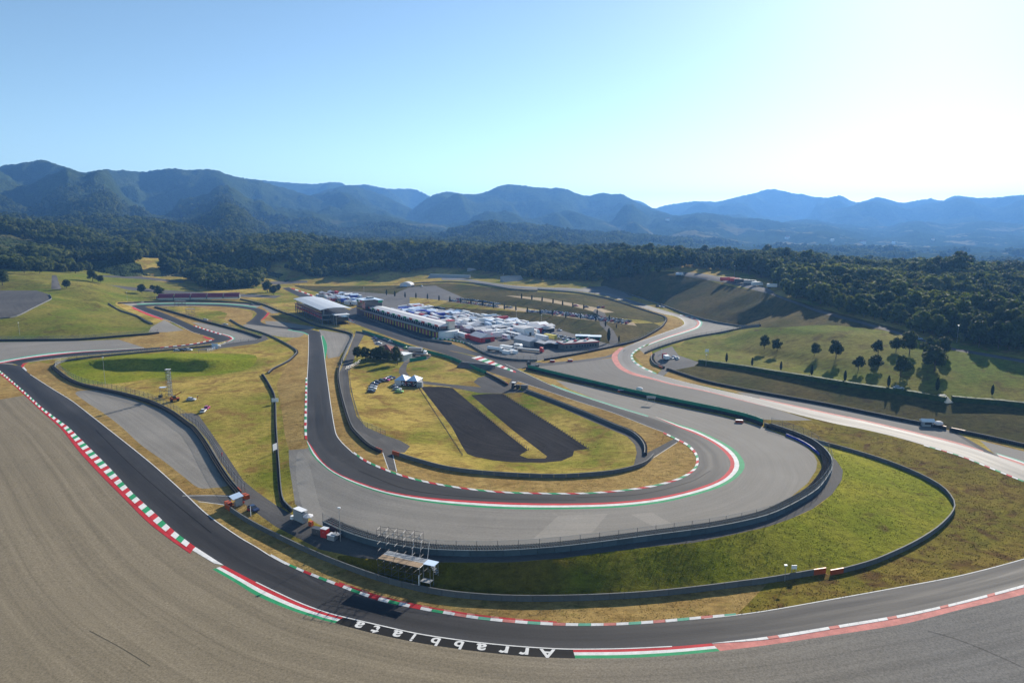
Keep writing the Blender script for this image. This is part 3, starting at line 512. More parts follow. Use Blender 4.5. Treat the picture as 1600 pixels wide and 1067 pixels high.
bands('painted_band', [(1187,622.5),(1225,631.5),(1275,642.5),(1350,658),(1400,669.5),(1450,682),(1500,695),(1537,706)], [(1187,621.3),(1225,629.8),(1275,640.5),(1350,656),(1400,667.5),(1450,679.5),(1500,692),(1536,704)], [('pink',1)])
bands('painted_band', [(1562,714),(1600,727.5),(1720,775)], [(1556,707),(1600,721),(1720,767)], [('pink',.5),('white',.75),('teal',1)])
bands('painted_band', [(215,476.2),(247,475),(285,474.6),(330,475),(360,476.2),(387,479),(400,481)], [(213,474.8),(247,473.6),(285,473.2),(330,473.6),(360,474.8),(388,477.8),(401,480)], [('teal',1)])
bands('painted_band', [(209,480),(219,484.5),(235,491),(256,498.5)], [(204,480.5),(216,486),(232,493),(252,499.5)], [('red',1)])
bands('painted_band', [(346,522),(357,526),(361,529.5),(354,533)], [(349,521),(362,525),(367.5,529),(358,534)], [('red',.4),('white',.7),('teal',1)])
bands('painted_band', [(450,514.5),(475,519),(482,522.5)], [(450,515.7),(474,520.3),(480.5,523.5)], [('teal',1)])
bands('painted_band', [(502.5,525),(505,542),(507.5,562)], [(505,524.5),(511,540),(508.5,562)], [('greenp',1)])
bands('painted_band', [(860,601.5),(882,610),(920,622.5),(962,636),(1012,651)], [(863,600.5),(885,608.5),(922,621),(964,634.5),(1014,649.5)], [('teal',1)])
for k in range(14):   # the slanted stripes where the pit exit joins the straight
    a = .02+k*.068; P = lambda t,s: ((1-t)*(735+17*s)+t*(808+3*s), (1-t)*(558.5-1.8*s)+t*(583-.5*s))
    zone('painted_stripe', ['white','red','white','greenp'][k%4], [P(a,0),P(a+.068,0),P(a+.013,1),P(a-.055,1)], False)
# ------------------------------------------------------------------ ground: one conforming triangulation, split into zones
vl, el = [], []
def add_line(P, closed):
    n0 = len(vl); keep = [P[0]]
    for p in P[1:]:
        if np.hypot(*(p-keep[-1])) > .12: keep.append(p)
    if closed and len(keep) > 3 and np.hypot(*(keep[0]-keep[-1])) < .12: keep.pop()
    vl.extend(map(tuple,keep)); n = len(keep)
    el.extend((n0+i, n0+i+1) for i in range(n-1))
    if closed and n > 2: el.append((n0+n-1, n0))
    return np.array(keep)
zpoly = []
for name,mt,poly,sm,tr in Z:
    P = np.array(poly,float)
    Q = smooth(P, 5.0, closed=True) if sm else P
    if not sm:
        R = []
        for i in range(len(P)):
            a,b = P[i],P[(i+1)%len(P)]; n = max(1,int(np.linalg.norm(b-a)/6)); R += [a*(1-j/n)+b*j/n for j in range(n)]
        Q = np.array(R)
    zpoly.append(add_line(unproject(Q)[:,:2], True))
rng = np.random.default_rng(3)
def grid(y0,y1,s,k=.82,m=70):
    ys = np.arange(y0,y1,s); out = []
    for y in ys:
        w_ = k*y+m; xs = np.arange(-w_,w_,s); out.append(np.stack([xs+rng.uniform(-.3,.3,len(xs))*s, np.full(len(xs),y)+rng.uniform(-.3,.3,len(xs))*s],1))
    return np.vstack(out)
gp = np.vstack([grid(50,110,6),grid(110,240,3.2),grid(240,480,5),grid(480,760,6.5),grid(760,1120,14)])
n0 = len(vl); vl += list(map(tuple,gp))
for l in CTRL:                                  # crests and feet of the banks
    if len(l) > 2: vl += [at_z(*p)[:2] for p in smooth(np.array(l,float),8.0)]
gv, ge, gf, _, _, _ = delaunay_2d_cdt([Vector(p[:2]) for p in vl], el, [], 0, 2e-3)
GX = np.array([(v.x,v.y) for v in gv]); GZ = H(GX[:,0],GX[:,1]); GF = np.array([f for f in gf if len(f)==3])
C3 = GX[GF].mean(1)
ar = np.abs((GX[GF[:,1],0]-GX[GF[:,0],0])*(GX[GF[:,2],1]-GX[GF[:,0],1])-(GX[GF[:,2],0]-GX[GF[:,0],0])*(GX[GF[:,1],1]-GX[GF[:,0],1]))
ok = (ar > 1e-7)&(np.abs(C3[:,0]) < .84*C3[:,1]+75); GF = GF[ok]; C3 = C3[ok]
def inside(P, Q):
    x,y = P[:,0],P[:,1]; r = np.zeros(len(P),bool); X,Y = Q[:,0],Q[:,1]; X2,Y2 = np.roll(X,-1),np.roll(Y,-1)
    for a,b,c,d in zip(X,Y,X2,Y2):
        if b == d: continue
        m = (b > y) != (d > y); r ^= m & (x < (c-a)*(y-b)/(d-b)+a)
    return r
zid = np.full(len(GF),-1)
for k,Q in enumerate(zpoly):
    m = (C3[:,0]>=Q[:,0].min())&(C3[:,0]<=Q[:,0].max())&(C3[:,1]>=Q[:,1].min())&(C3[:,1]<=Q[:,1].max())
    i = np.nonzero(m)[0]
    if len(i): zid[i[inside(C3[i],Q)]] = k
# along / across coordinates of the nearest race track
cl = []
for a,b in ((ARR_A,ARR_B),(SAV_A,SAV_B),(T2_L,T2_R)):
    A = resample(path(a,8),160); B = resample(path(b,8),160); cl.append(A[:,:2])
def track_uv(P):
    best = np.full(len(P),1e9); U = np.zeros(len(P)); Vv = np.zeros(len(P)); off = 0
    for L in cl:
        d = np.diff(L,axis=0); ln = np.linalg.norm(d,axis=1)+1e-9; cum = np.concatenate([[0],np.cumsum(ln)])[:-1]
        for k in range(len(d)):
            r = P-L[k]; t = np.clip((r@d[k])/ln[k]**2,0,1); q = r-t[:,None]*d[k]; dist = np.hypot(q[:,0],q[:,1]); m = dist < best
            best[m] = dist[m]; U[m] = off+cum[k]+t[m]*ln[k]; sg = np.sign(d[k][0]*r[:,1]-d[k][1]*r[:,0]); Vv[m] = (dist*sg)[m]
        off += 5000
    return np.stack([U,Vv],1)
UVG = track_uv(GX)
names = {}
zlist = [('meadow','grass')]+[(z[0],z[1]) for z in Z]
groups = {}
for k in range(-1,len(Z)):
    key = (zlist[k+1][0], zlist[k+1][1]) if k < 0 or Z[k][0] in ('meadow','race_track','dry_verge') else (zlist[k+1][0], zlist[k+1][1], k)
    groups.setdefault(key,[]).append(k)
for key,ks in groups.items():
    f = GF[np.isin(zid,ks)]
    if not len(f): continue
    u,inv = np.unique(f,return_inverse=True); f2 = inv.reshape(-1,3)
    V = np.column_stack([GX[u],GZ[u]])
    a,b,c = V[f2[:,0]],V[f2[:,1]],V[f2[:,2]]
    fl = ((b-a)[:,0]*(c-a)[:,1]-(b-a)[:,1]*(c-a)[:,0]) < 0; f2[fl] = f2[fl][:,::-1]
    o = mesh_obj(key[0], V, f2.tolist(), key[1], smooth_=True)
    ul = o.data.uv_layers.new(name='UVMap'); ul.data.foreach_set('uv', UVG[u][f2.reshape(-1)].astype(np.float32).reshape(-1))
    o['kind'] = 'structure'

def tufts(names_, n, ymax, hmin, hmax, mat, seed):
    ks = [k for k in range(-1,len(Z)) if (zlist[k+1][0],zlist[k+1][1]) in names_]; fi = np.nonzero(np.isin(zid,ks)&(C3[:,1]<ymax))[0]
    T = GX[GF[fi]]; ar_ = np.abs((T[:,1,0]-T[:,0,0])*(T[:,2,1]-T[:,0,1])-(T[:,2,0]-T[:,0,0])*(T[:,1,1]-T[:,0,1])); wgt = ar_/np.maximum(C3[fi][:,1],100)**1.3
    g = np.random.default_rng(seed); ch = g.choice(len(fi),n,p=wgt/wgt.sum()); u = g.uniform(size=(n,2)); sw = u.sum(1)>1; u[sw] = 1-u[sw]
    P = T[ch,0]+(T[ch,1]-T[ch,0])*u[:,:1]+(T[ch,2]-T[ch,0])*u[:,1:]; cl_ = fbm2(P,g); keep = cl_ > -.6; P = P[keep]; n = len(P); z = H(P[:,0],P[:,1])-.04; hh = g.uniform(hmin,hmax,n); nb = 4
    V = np.zeros((n,nb,3,3)); 
    for k in range(nb):
        a = g.uniform(0,6.283,n); r = g.uniform(.02,.16,n); ln = g.uniform(.15,.5,n)*hh; wd = g.uniform(.05,.11,n); bx = P[:,0]+np.cos(a)*r; by = P[:,1]+np.sin(a)*r
        V[:,k,0] = np.stack([bx-np.sin(a)*wd,by+np.cos(a)*wd,z],1); V[:,k,1] = np.stack([bx+np.sin(a)*wd,by-np.cos(a)*wd,z],1); V[:,k,2] = np.stack([bx+np.cos(a)*ln,by+np.sin(a)*ln,z+hh*g.uniform(.6,1,n)],1)
    me = bpy.data.meshes.new('grass_tufts'); nv = n*nb*3; me.vertices.add(nv); me.vertices.foreach_set('co',V.reshape(-1).astype(np.float32)); me.loops.add(nv); me.loops.foreach_set('vertex_index',np.arange(nv,dtype=np.int32)); me.polygons.add(n*nb); me.polygons.foreach_set('loop_start',np.arange(0,nv,3,dtype=np.int32)); me.update(calc_edges=True); me.materials.append(MT[mat])
    o = bpy.data.objects.new('grass_tufts',me); COL.objects.link(o); o['kind'] = 'stuff'
def fbm2(P, g):
    s_ = np.zeros(len(P))
    for k in range(4): a = g.uniform(0,6.28); f = .05*1.9**k; s_ += np.sin((P[:,0]*math.cos(a)+P[:,1]*math.sin(a))*f*6.28+g.uniform(0,6.28))*.6**k
    return s_*.6
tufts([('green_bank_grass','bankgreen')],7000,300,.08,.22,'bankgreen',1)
tufts([('meadow','grass')],14000,420,.12,.32,'grass',3)
tufts([('brown_meadow','brown')],9000,330,.1,.24,'brown',4)
tufts([('dry_verge','dry')],10000,320,.08,.2,'dry',5)
# ------------------------------------------------------------------ far land: hills and mountain ranges
LAY = [  # ridge line in pixels, distance, reach toward the camera, reach behind
 ([(-200,252),(-60,258),(0,259),(15,256),(50,253),(65,250.5),(85,256),(110,264),(130,270),(145,268),(160,265),(205,267),(225,269),(240,266),(275,263.5),(290,266),(335,265),(350,270),(375,277),(400,281),(440,292),(480,305),(520,318),(570,334),(620,346),(700,362),(800,380)],4600,2300,2500),
 ([(330,283),(380,279),(415,282),(450,285),(490,287),(515,284.5),(530,285),(545,290),(572,288),(590,292),(610,295),(630,294),(650,296),(665,303),(690,318),(730,340)],7000,2500,2000),
 ([(440,322),(470,312),(500,300),(530,292),(550,289),(575,297),(600,306),(640,325),(680,345),(720,362)],5600,1900,1500),
 ([(600,340),(640,330),(650,322),(665,312),(675,306),(695,300),(715,302),(735,304),(750,303),(765,298),(780,291),(795,288),(815,289.5),(845,293),(880,294),(890,297),(900,302),(920,306),(935,302),(945,301.5),(955,304),(970,303),(985,310),(1000,318),(1020,326),(1050,336),(1120,352),(1200,366)],5400,2200,2000),
 ([(930,330),(990,313),(1005,316),(1020,325),(1035,322),(1050,319),(1085,314.5),(1120,315),(1145,309.5),(1175,303),(1190,298),(1205,295),(1220,297),(1240,302),(1255,303),(1270,307),(1295,308),(1315,306),(1335,316),(1350,314),(1370,308),(1390,312),(1410,317),(1430,314),(1455,310),(1470,314),(1490,306),(1510,307),(1530,309),(1550,309),(1580,306),(1600,304),(1660,300),(1800,310)],7800,3000,2500),
 ([(1280,330),(1330,322),(1365,314),(1395,320),(1420,326),(1450,318),(1475,315),(1500,309),(1530,318),(1570,335),(1620,345)],6700,1500,1500),
 ([(780,352),(830,342),(885,329),(920,338),(960,352),(1000,366)],4000,1000,1200),
 ([(980,345),(1030,333),(1060,337),(1090,333),(1120,334),(1150,340),(1190,342),(1240,350),(1290,352),(1350,366)],4500,1200,1500),
 ([(380,340),(420,327),(440,324),(480,330),(520,337),(560,333),(600,336),(640,345),(690,352),(740,360)],3600,1000,1500),
 ([(120,352),(170,338),(215,329),(240,342),(300,350),(350,345),(400,350),(450,362)],3000,900,1500),
 ([(700,362),(760,352),(840,357),(900,365),(1000,372),(1080,380)],2600,700,1200),
 ([(1200,352),(1260,342),(1310,350),(1380,354),(1430,345),(1480,350),(1540,345),(1600,350),(1700,345)],5300,1200,1300),
 ([(-200,335),(-60,338),(0,344),(60,350),(110,347),(160,345),(250,352),(300,360),(350,370),(400,380),(460,392)],2000,600,900),
 ([(-200,350),(-50,348),(30,353),(100,363),(160,376),(220,390)],1450,350,700),
 ([(250,395),(330,392),(370,388),(400,380),(440,377),(500,381),(540,388),(620,398)],1350,330,500),
]
NA, NR = 760, 300
az = np.linspace(math.radians(-47), math.radians(47), NA)
rr = np.concatenate([np.linspace(940,3000,130), np.linspace(3020,10500,NR-130)])
A2,R2 = np.meshgrid(az, rr)
X2,Y2 = np.sin(A2)*R2, np.cos(A2)*R2
def fbm(x, y, sc, oct=4, seed=0, ridge=False):
    x = np.asarray(x).ravel()*sc; y = np.asarray(y).ravel()*sc; out = np.zeros(len(x)); amp = 1.0; g = np.random.default_rng(seed)
    for o in range(oct):
        T = g.uniform(-1,1,(256,256)); i = np.floor(x).astype(int); j = np.floor(y).astype(int); fx = x-i; fy = y-j; fx = fx*fx*(3-2*fx); fy = fy*fy*(3-2*fy)
        i &= 255; j &= 255; i1 = (i+1)&255; j1 = (j+1)&255
        n = (T[j,i]*(1-fx)+T[j,i1]*fx)*(1-fy)+(T[j1,i]*(1-fx)+T[j1,i1]*fx)*fy
        out += amp*((1-2*np.abs(n)) if ridge else n); amp *= .5; x = x*2.03+17; y = y*2.03+31
    return out
def far_height(X, Y):
    sh = X.shape; Rg = np.hypot(X,Y); Az = np.arctan2(X,Y)
    base = far(np.clip(X,-3300,3800), np.clip(Y,20,3600))
    base = base+np.clip((Rg-1400)/1500,0,1)*14*fbm(X,Y,.004,3,5).reshape(sh)
    out = base.copy()
    for k,(pts,d,wf,wb) in enumerate(LAY):
        P = smooth(np.array(pts,float),3.0); W = np.array([at_d(p[0],p[1],d) for p in P])
        paz = np.arctan2(W[:,0],W[:,1]); prd = np.hypot(W[:,0],W[:,1]); el_ = (W[:,2]-CH)/prd
        th = np.interp(Az,paz,el_,left=-.08,right=-.08)
        wob = fbm(np.degrees(Az)*20+Rg*.012, Rg*.01, .012, 2, k+3).reshape(sh)
        wf2 = wf*(1+.45*wob); rid = d*(1+.03*fbm(np.degrees(Az)*10,Az*0,.05,2,k+77).reshape(sh))
        zr = CH+th*rid
        t = np.clip((rid-Rg)/wf2,0,None); tb = np.clip((Rg-rid)/wb,0,None)
        shape = np.where(Rg<rid, np.clip(1-t,0,1)**1.25*(1-.15*np.sin(np.clip(t,0,1)*math.pi)), np.clip(1-tb,0,1)**1.3)
        warpx = X+120*fbm(X,Y,.002,2,k+9).reshape(sh)
        fold = fbm(warpx+Y*.35,Y*.8-X*.2,.0024*4000/d,4,k+21,True).reshape(sh)
        rel = zr-base
        zz = base+rel*shape+rel*.42*(fold-.25)*np.clip(t*3,0,1)*np.clip(1-t,0,1)*np.where(Rg<rid,1,0)
        out = np.maximum(out, np.where((rel>0)&(shape>0), np.minimum(zz, np.where(Rg<rid, CH+th*Rg-(rid-Rg)*.004, 1e9)), -1e9))
    return out
Zf = far_height(X2,Y2)
Zf += np.clip((R2-2600)/600,0,1)*(3.5*fbm(X2,Y2,.05,2,91)+3.0*fbm(X2,Y2,.11,2,92)).reshape(X2.shape)
Zf -= np.clip((1040-R2)/80,0,1)*4
idx = np.arange(NA*NR).reshape(NR,NA)
fq = np.stack([idx[:-1,:-1],idx[:-1,1:],idx[1:,1:],idx[1:,:-1]],-1).reshape(-1,4)
m,t,b = new_mat('wooded_mountain'); c = obj_coord(t)
n1 = noise_fac(t,c,.0022,5,.6); n2 = noise_fac(t,c,.03,4,.7); n3 = noise_fac(t,c,.09,3,.75)
col = mix(t, ramp(t,n1,[(.35,grey(0)),(.65,grey(1))]), (.026,.04,.016),(.042,.056,.02))
col = mix(t,1.0,col,ramp(t,n2,[(.25,grey(.55)),(.75,grey(1.45))]),'MULTIPLY'); col = mix(t,1.0,col,ramp(t,n3,[(.25,grey(.5)),(.75,grey(1.5))]),'MULTIPLY')
n4 = noise_fac(t,c,.004,4,.6); geo = N(t,'NewGeometry'); sep = N(t,'SeparateXYZ'); t.links.new(geo.outputs['Normal'],sep.inputs[0]); pos = N(t,'SeparateXYZ'); t.links.new(geo.outputs['Position'],pos.inputs[0])
low = N(t,'MapRange'); low.inputs['From Min'].default_value = 110; low.inputs['From Max'].default_value = 0; t.links.new(pos.outputs['Z'],low.inputs['Value'])
fld = N(t,'Math',operation='MULTIPLY'); t.links.new(low.outputs[0],fld.inputs[0]); t.links.new(ramp(t,n4,[(.56,grey(0)),(.62,grey(1))]),fld.inputs[1])
col = mix(t,fld.outputs[0],col,(.20,.17,.08))
t.links.new(col,b.inputs['Base Color']); b.inputs['Roughness'].default_value = 1; b.inputs['Specular IOR Level'].default_value = 0
ad = N(t,'Math',operation='ADD'); t.links.new(n2,ad.inputs[0]); t.links.new(n3,ad.inputs[1]); bump(t,b,ad.outputs[0],14,1.0)
MT['mountain'] = m
o = mesh_obj('mountains', np.column_stack([X2.ravel(),Y2.ravel(),Zf.ravel()]), fq.tolist(), 'mountain', smooth_=True); o['kind'] = 'structure'
def Hfar(x, y):
    x = np.asarray(x,float); y = np.asarray(y,float); r = np.hypot(x,y); a = np.arctan2(x,y)
    fi = np.clip((a-az[0])/(az[1]-az[0]),0,NA-1.001); fj = np.clip(np.interp(r,rr,np.arange(NR)),0,NR-1.001)
    i = fi.astype(int); j = fj.astype(int); fi = fi-i; fj = fj-j
    return (Zf[j,i]*(1-fi)+Zf[j,i+1]*fi)*(1-fj)+(Zf[j+1,i]*(1-fi)+Zf[j+1,i+1]*fi)*fj
# air
mm = bpy.data.materials.new('air'); mm.use_nodes = True; t = mm.node_tree; t.nodes.remove(t.nodes['Principled BSDF'])
pv = t.nodes.new('ShaderNodeVolumePrincipled'); pv.inputs['Color'].default_value = (.17,.43,.96,1); pv.inputs['Density'].default_value = 1.0e-4; pv.inputs['Anisotropy'].default_value = .3
t.links.new(pv.outputs[0], t.nodes['Material Output'].inputs['Volume'])
ztop = max(float(Zf.max()), CH)+40
hb = MB(); hb.box((0,5200,-140),(26000,11800,ztop+140),'concrete'); ho = hb.build('haze'); ho.data.materials.clear(); ho.data.materials.append(mm); ho['kind'] = 'stuff'
# ------------------------------------------------------------------ trees
def crown_mesh(name, seed, n, R, Hh, z0, leaf, lobes=9, mat='leaf', inner=.78, flat=1.0, lobescale=1.0):
    g = random.Random(seed); V = []; Fc = []; L = []
    off = Vector((g.uniform(-.2,.2),g.uniform(-.2,.2),0))*R
    for i in range(lobes):
        a = i*2.4+g.uniform(-.5,.5); h = (i+.5)/lobes*g.uniform(.85,1.1); w_ = math.sin(min(.97,.18+h*.8)*math.pi)**.6; r = R*g.uniform(.35,.85)*w_
        L.append((Vector((math.cos(a)*r,math.sin(a)*r,z0+Hh*min(.95,h)))+off*h, R*g.uniform(.24,.44)*lobescale))
    L.append((Vector((0,0,z0+Hh*.5)),R*.5))
    for c,r in L:                                       # dim cores so that the crown is not see-through everywhere
        k = len(V); q = r*inner
        for j in range(5):
            ph = math.pi*j/4
            for i in range(6): V.append(c+Vector((math.sin(ph)*math.cos(i*1.047+j)*q,math.sin(ph)*math.sin(i*1.047+j)*q,math.cos(ph)*q*flat)))
        Fc += [(k+j*6+i,k+(j+1)*6+i,k+(j+1)*6+(i+1)%6,k+j*6+(i+1)%6) for j in range(4) for i in range(6)]
    tot = sum(r*r for _,r in L)
    for c,r in L:
        for _ in range(int(n*r*r/tot)):
            d = Vector((g.gauss(0,1),g.gauss(0,1),g.gauss(0,1)+.25)).normalized(); p = c+Vector((d.x,d.y,d.z*flat))*r*g.uniform(.82,1.12)
            if p.z < z0*.75: continue
            nn = (d+Vector((g.uniform(-.8,.8),g.uniform(-.8,.8),g.uniform(-.4,.9)))).normalized(); a = nn.orthogonal().normalized(); b = nn.cross(a); s = leaf*g.uniform(.6,1.3); th = g.uniform(0,3)
            a,b = a*math.cos(th)+b*math.sin(th), b*math.cos(th)-a*math.sin(th); k = len(V)
            V += [p+a*s,p+b*s*.7,p-a*s,p-b*s*.7]; Fc.append((k,k+1,k+2,k+3))
    me = bpy.data.meshes.new(name); me.from_pydata([tuple(v) for v in V],[],Fc); me.materials.append(MT[mat]); return me
def trunk_mesh(name, h, r, seed=0, limbs=4, reach=2.0):
    g = random.Random(seed); b = MB(); p = Vector((0,0,-.4))
    for i in range(3):
        q = Vector((g.uniform(-.1,.1)*h*.2*i,g.uniform(-.1,.1)*h*.2*i,h*(i+1)/3)); b.bar(p,q,r*(1-.25*i),'bark',6,r*(.75-.22*i)); p = q
    for i in range(limbs):
        a = g.uniform(0,6.28); s = Vector((0,0,h*g.uniform(.55,.9))); b.bar(s,s+Vector((math.cos(a)*reach,math.sin(a)*reach,reach*.9)),r*.4,'bark',5,r*.12)
    return b
def tree_proto(kind, seed):
    if kind == 'wood': return crown_mesh('crown',seed,560,4.4,8.5,2.6,.8,12,'leafl' if seed==4 else 'leaf',.8,1.0,1.25), trunk_mesh('trunk',7,.28,seed)
    if kind == 'dark': return crown_mesh('crown',seed,560,4.4,9.5,2.6,.8,12,'leafd',.8,1.0,1.25), trunk_mesh('trunk',7,.3,seed)
    if kind == 'field': return crown_mesh('crown',seed,1500,3.0,5.2,2.2,.36,16,'leafd',.5), trunk_mesh('trunk',5,.2,seed,5,1.6)
    if kind == 'cypress': return None
crowns, trunks = {}, {}
def make_tree(name, kind, seed, loc, label, cat='tree', group=None, sc=1.0, rz=0, trunk=True):
    k = (kind,seed)
    if k not in crowns:
        cm,tb = tree_proto(kind,seed); tm = tb.build('trunk'); crowns[k] = cm; trunks[k] = tm.data; bpy.data.objects.remove(tm)
    e = empty(name, loc, rz, label, cat, group); e.scale = (sc,sc,sc*1.0) if not hasattr(sc,'__len__') else sc
    for nm,me in (('crown',crowns[k]),('trunk',trunks[k])):
        if nm == 'trunk' and not trunk: continue
        o = bpy.data.objects.new(nm,me); COL.objects.link(o); o.parent = e
    return e
def in_poly(P, Q): return inside(P, np.asarray(Q)[:,:2])
def scatter(poly, s, seed):
    g = np.random.default_rng(seed); Q = np.asarray(poly)[:,:2]; x0,y0 = Q.min(0); x1,y1 = Q.max(0)
    X,Y = np.meshgrid(np.arange(x0,x1,s),np.arange(y0,y1,s)); P = np.stack([X.ravel(),Y.ravel()],1)+g.uniform(-.45,.45,(X.size,2))*s
    return P[inside(P,Q)]
def fpoly(front, back): return np.vstack([unproject(smooth(front,6))[:,:2], np.array([at_d(px,350,d)[:2] for px,d in back]).reshape(-1,2)])
WOODS = [
 ('right', fpoly([(1004,437),(1030,426),(1052,419),(1075,418),(1130,424),(1165,428),(1205,438),(1217,452),(1240,467),(1275,478),(1320,489),(1360,499),(1385,506),(1420,516),(1480,534),(1520,543),(1600,554),(1700,566)],[(1760,700),(1650,860),(1400,960),(1150,1000),(1000,960)])),
 ('centre', fpoly([(425,414),(447,409),(465,424),(480,432),(530,433),(570,430),(600,425),(640,427),(680,420),(740,423),(790,431),(840,437),(900,440),(960,441),(1004,437)],[(1000,1040),(900,1090),(700,1200),(500,1200),(420,1080)])),
 ('left', fpoly([(-80,423),(0,421),(60,424),(130,425),(160,415),(205,412),(255,422),(275,432),(300,440),(322,452),(350,453),(385,450),(402,449),(415,432),(425,414)],[(430,1080),(300,1100),(100,1060),(-80,1040)])),
]
CLEAR = [fpoly([(1285,462),(1350,462),(1352,452),(1290,449)],[]), fpoly([(40,418),(140,420),(205,410),(150,408)],[]), fpoly([(425,432),(448,436),(470,432),(452,420),(443,411),(432,420)],[])]
TR = []
for nm,poly in WOODS:
    P = scatter(poly, 6.4, len(TR)+1)
    for c in CLEAR: P = P[~in_poly(P,c)]
    if nm != 'right': P = P[fbm(P[:,0],P[:,1],.011,3,55) < (.62 if nm == 'left' else 9)]
    for p in P: TR.append((p[0],p[1],nm))
TX = np.array([(a,b) for a,b,_ in TR]); TZ = np.where(TX[:,1]>1040, Hfar(TX[:,0],TX[:,1]), H(TX[:,0],TX[:,1])); TN = [c for *_,c in TR]
g = np.random.default_rng(11); TS = g.uniform(.72,1.22,len(TX))*np.where(g.uniform(size=len(TX))<.12,.6,1); TRZ = g.uniform(0,6.28,len(TX)); _q = fbm(TX[:,0],TX[:,1],.02,3,8)+g.uniform(-.5,.5,len(TX)); TK = np.where(_q<-.45,2,np.where(_q>.38,3,g.integers(0,2,len(TX)))); TS *= np.clip(1+.35*fbm(TX[:,0],TX[:,1],.03,2,12),.6,1.5)
D = np.hypot(TX[:,0],TX[:,1]); order = np.argsort(D); colmax = np.full(900,-9.0); vis = np.zeros(len(TX))
for i in order:
    a0 = TX[i,0]/TX[i,1]; hw = 4.0*TS[i]/TX[i,1]; c0,c1 = int((a0-hw+.8)/1.6*900),int((a0+hw+.8)/1.6*900)+1
    if c0 < 0 or c1 > 900: continue
    top = (TZ[i]+11.5*TS[i]-CH)/D[i]; bot = (TZ[i]-CH)/D[i]; cm = colmax[c0:c1]
    vis[i] = np.clip(top-np.maximum(cm,bot),0,None).sum(); colmax[c0:c1] = np.maximum(cm, top-.001)
single = set(np.argsort(-vis)[:300].tolist())
KIND = [('wood',1),('wood',2),('dark',3),('wood',4)]
SECT = {'right':[(1100,'behind the left end of the ridge road'),(1210,'behind the trucks on the ridge road'),(1310,'round the brown clearing'),(1450,'above the hillside field trees'),(9999,'above the steps at the right edge')],'centre':[(560,'behind the sunlit knoll'),(700,'behind the domed marquee'),(830,'behind the pale far stand'),(9999,'above the far right bends')],'left':[(150,'behind the hilltop meadow'),(290,'behind the far left bend'),(9999,'behind the maroon stand')]}
LAB = {'right':('broad leafy tree in the dark wood on the right hillside','trees of the right hillside wood'),'centre':('round leafy tree along the front of the wood behind the paddock terraces','trees of the wood behind the paddock'),'left':('dark round tree in the woods beyond the far left bends','trees of the woods on the left')}
for i in sorted(single):
    k = KIND[TK[i]]; ppx = 800+F*TX[i,0]/(TX[i,1]*CP+(CH-TZ[i])*SP); sect = next(s for m_,s in SECT[TN[i]] if ppx < m_); szn = 'tall' if TS[i] > 1.05 else ('small' if TS[i] < .85 else 'middling'); tone = 'dark' if k[0]=='dark' else 'green'
    make_tree('woodland_tree',k[0],k[1],(TX[i,0],TX[i,1],TZ[i]),f'{szn} {tone} leafy tree of the wood {sect}','tree',LAB[TN[i]][1],float(TS[i]),float(TRZ[i]))
def gn_scatter(name, P, rz, sc, proto, kind='stuff'):
    me = bpy.data.meshes.new(name); me.from_pydata([tuple(p) for p in P],[],[])
    a = me.attributes.new('rot','FLOAT_VECTOR','POINT'); a.data.foreach_set('vector', np.column_stack([np.zeros((len(P),2)),rz]).astype(np.float32).ravel())
    a = me.attributes.new('scl','FLOAT_VECTOR','POINT'); sc = np.asarray(sc); a.data.foreach_set('vector', (np.repeat(sc[:,None],3,1) if sc.ndim==1 else sc).astype(np.float32).ravel())
    o = bpy.data.objects.new(name,me); COL.objects.link(o); o['kind'] = kind
    ng = bpy.data.node_groups.new(name,'GeometryNodeTree'); ng.interface.new_socket('Geometry',in_out='INPUT',socket_type='NodeSocketGeometry'); ng.interface.new_socket('Geometry',in_out='OUTPUT',socket_type='NodeSocketGeometry')
    gi = ng.nodes.new('NodeGroupInput'); go = ng.nodes.new('NodeGroupOutput'); ip = ng.nodes.new('GeometryNodeInstanceOnPoints'); oi = ng.nodes.new('GeometryNodeObjectInfo'); oi.inputs['Object'].default_value = proto; oi.inputs['As Instance'].default_value = True
    na = ng.nodes.new('GeometryNodeInputNamedAttribute'); na.data_type = 'FLOAT_VECTOR'; na.inputs['Name'].default_value = 'rot'
    nb = ng.nodes.new('GeometryNodeInputNamedAttribute'); nb.data_type = 'FLOAT_VECTOR'; nb.inputs['Name'].default_value = 'scl'
    l = ng.links; l.new(gi.outputs[0],ip.inputs['Points']); l.new(oi.outputs['Geometry'],ip.inputs['Instance']); l.new(na.outputs[0],ip.inputs['Rotation']); l.new(nb.outputs[0],ip.inputs['Scale']); l.new(ip.outputs[0],go.inputs[0])
    md = o.modifiers.new('scatter','NODES'); md.node_group = ng; return o
protos = {}
for o in COL.objects:
    if o.name.startswith('crown') and o.data.name not in protos: protos[o.data.name] = o
pk = [protos[crowns[k].name] for k in KIND if k in crowns]
rest = np.array([i for i in range(len(TX)) if i not in single])
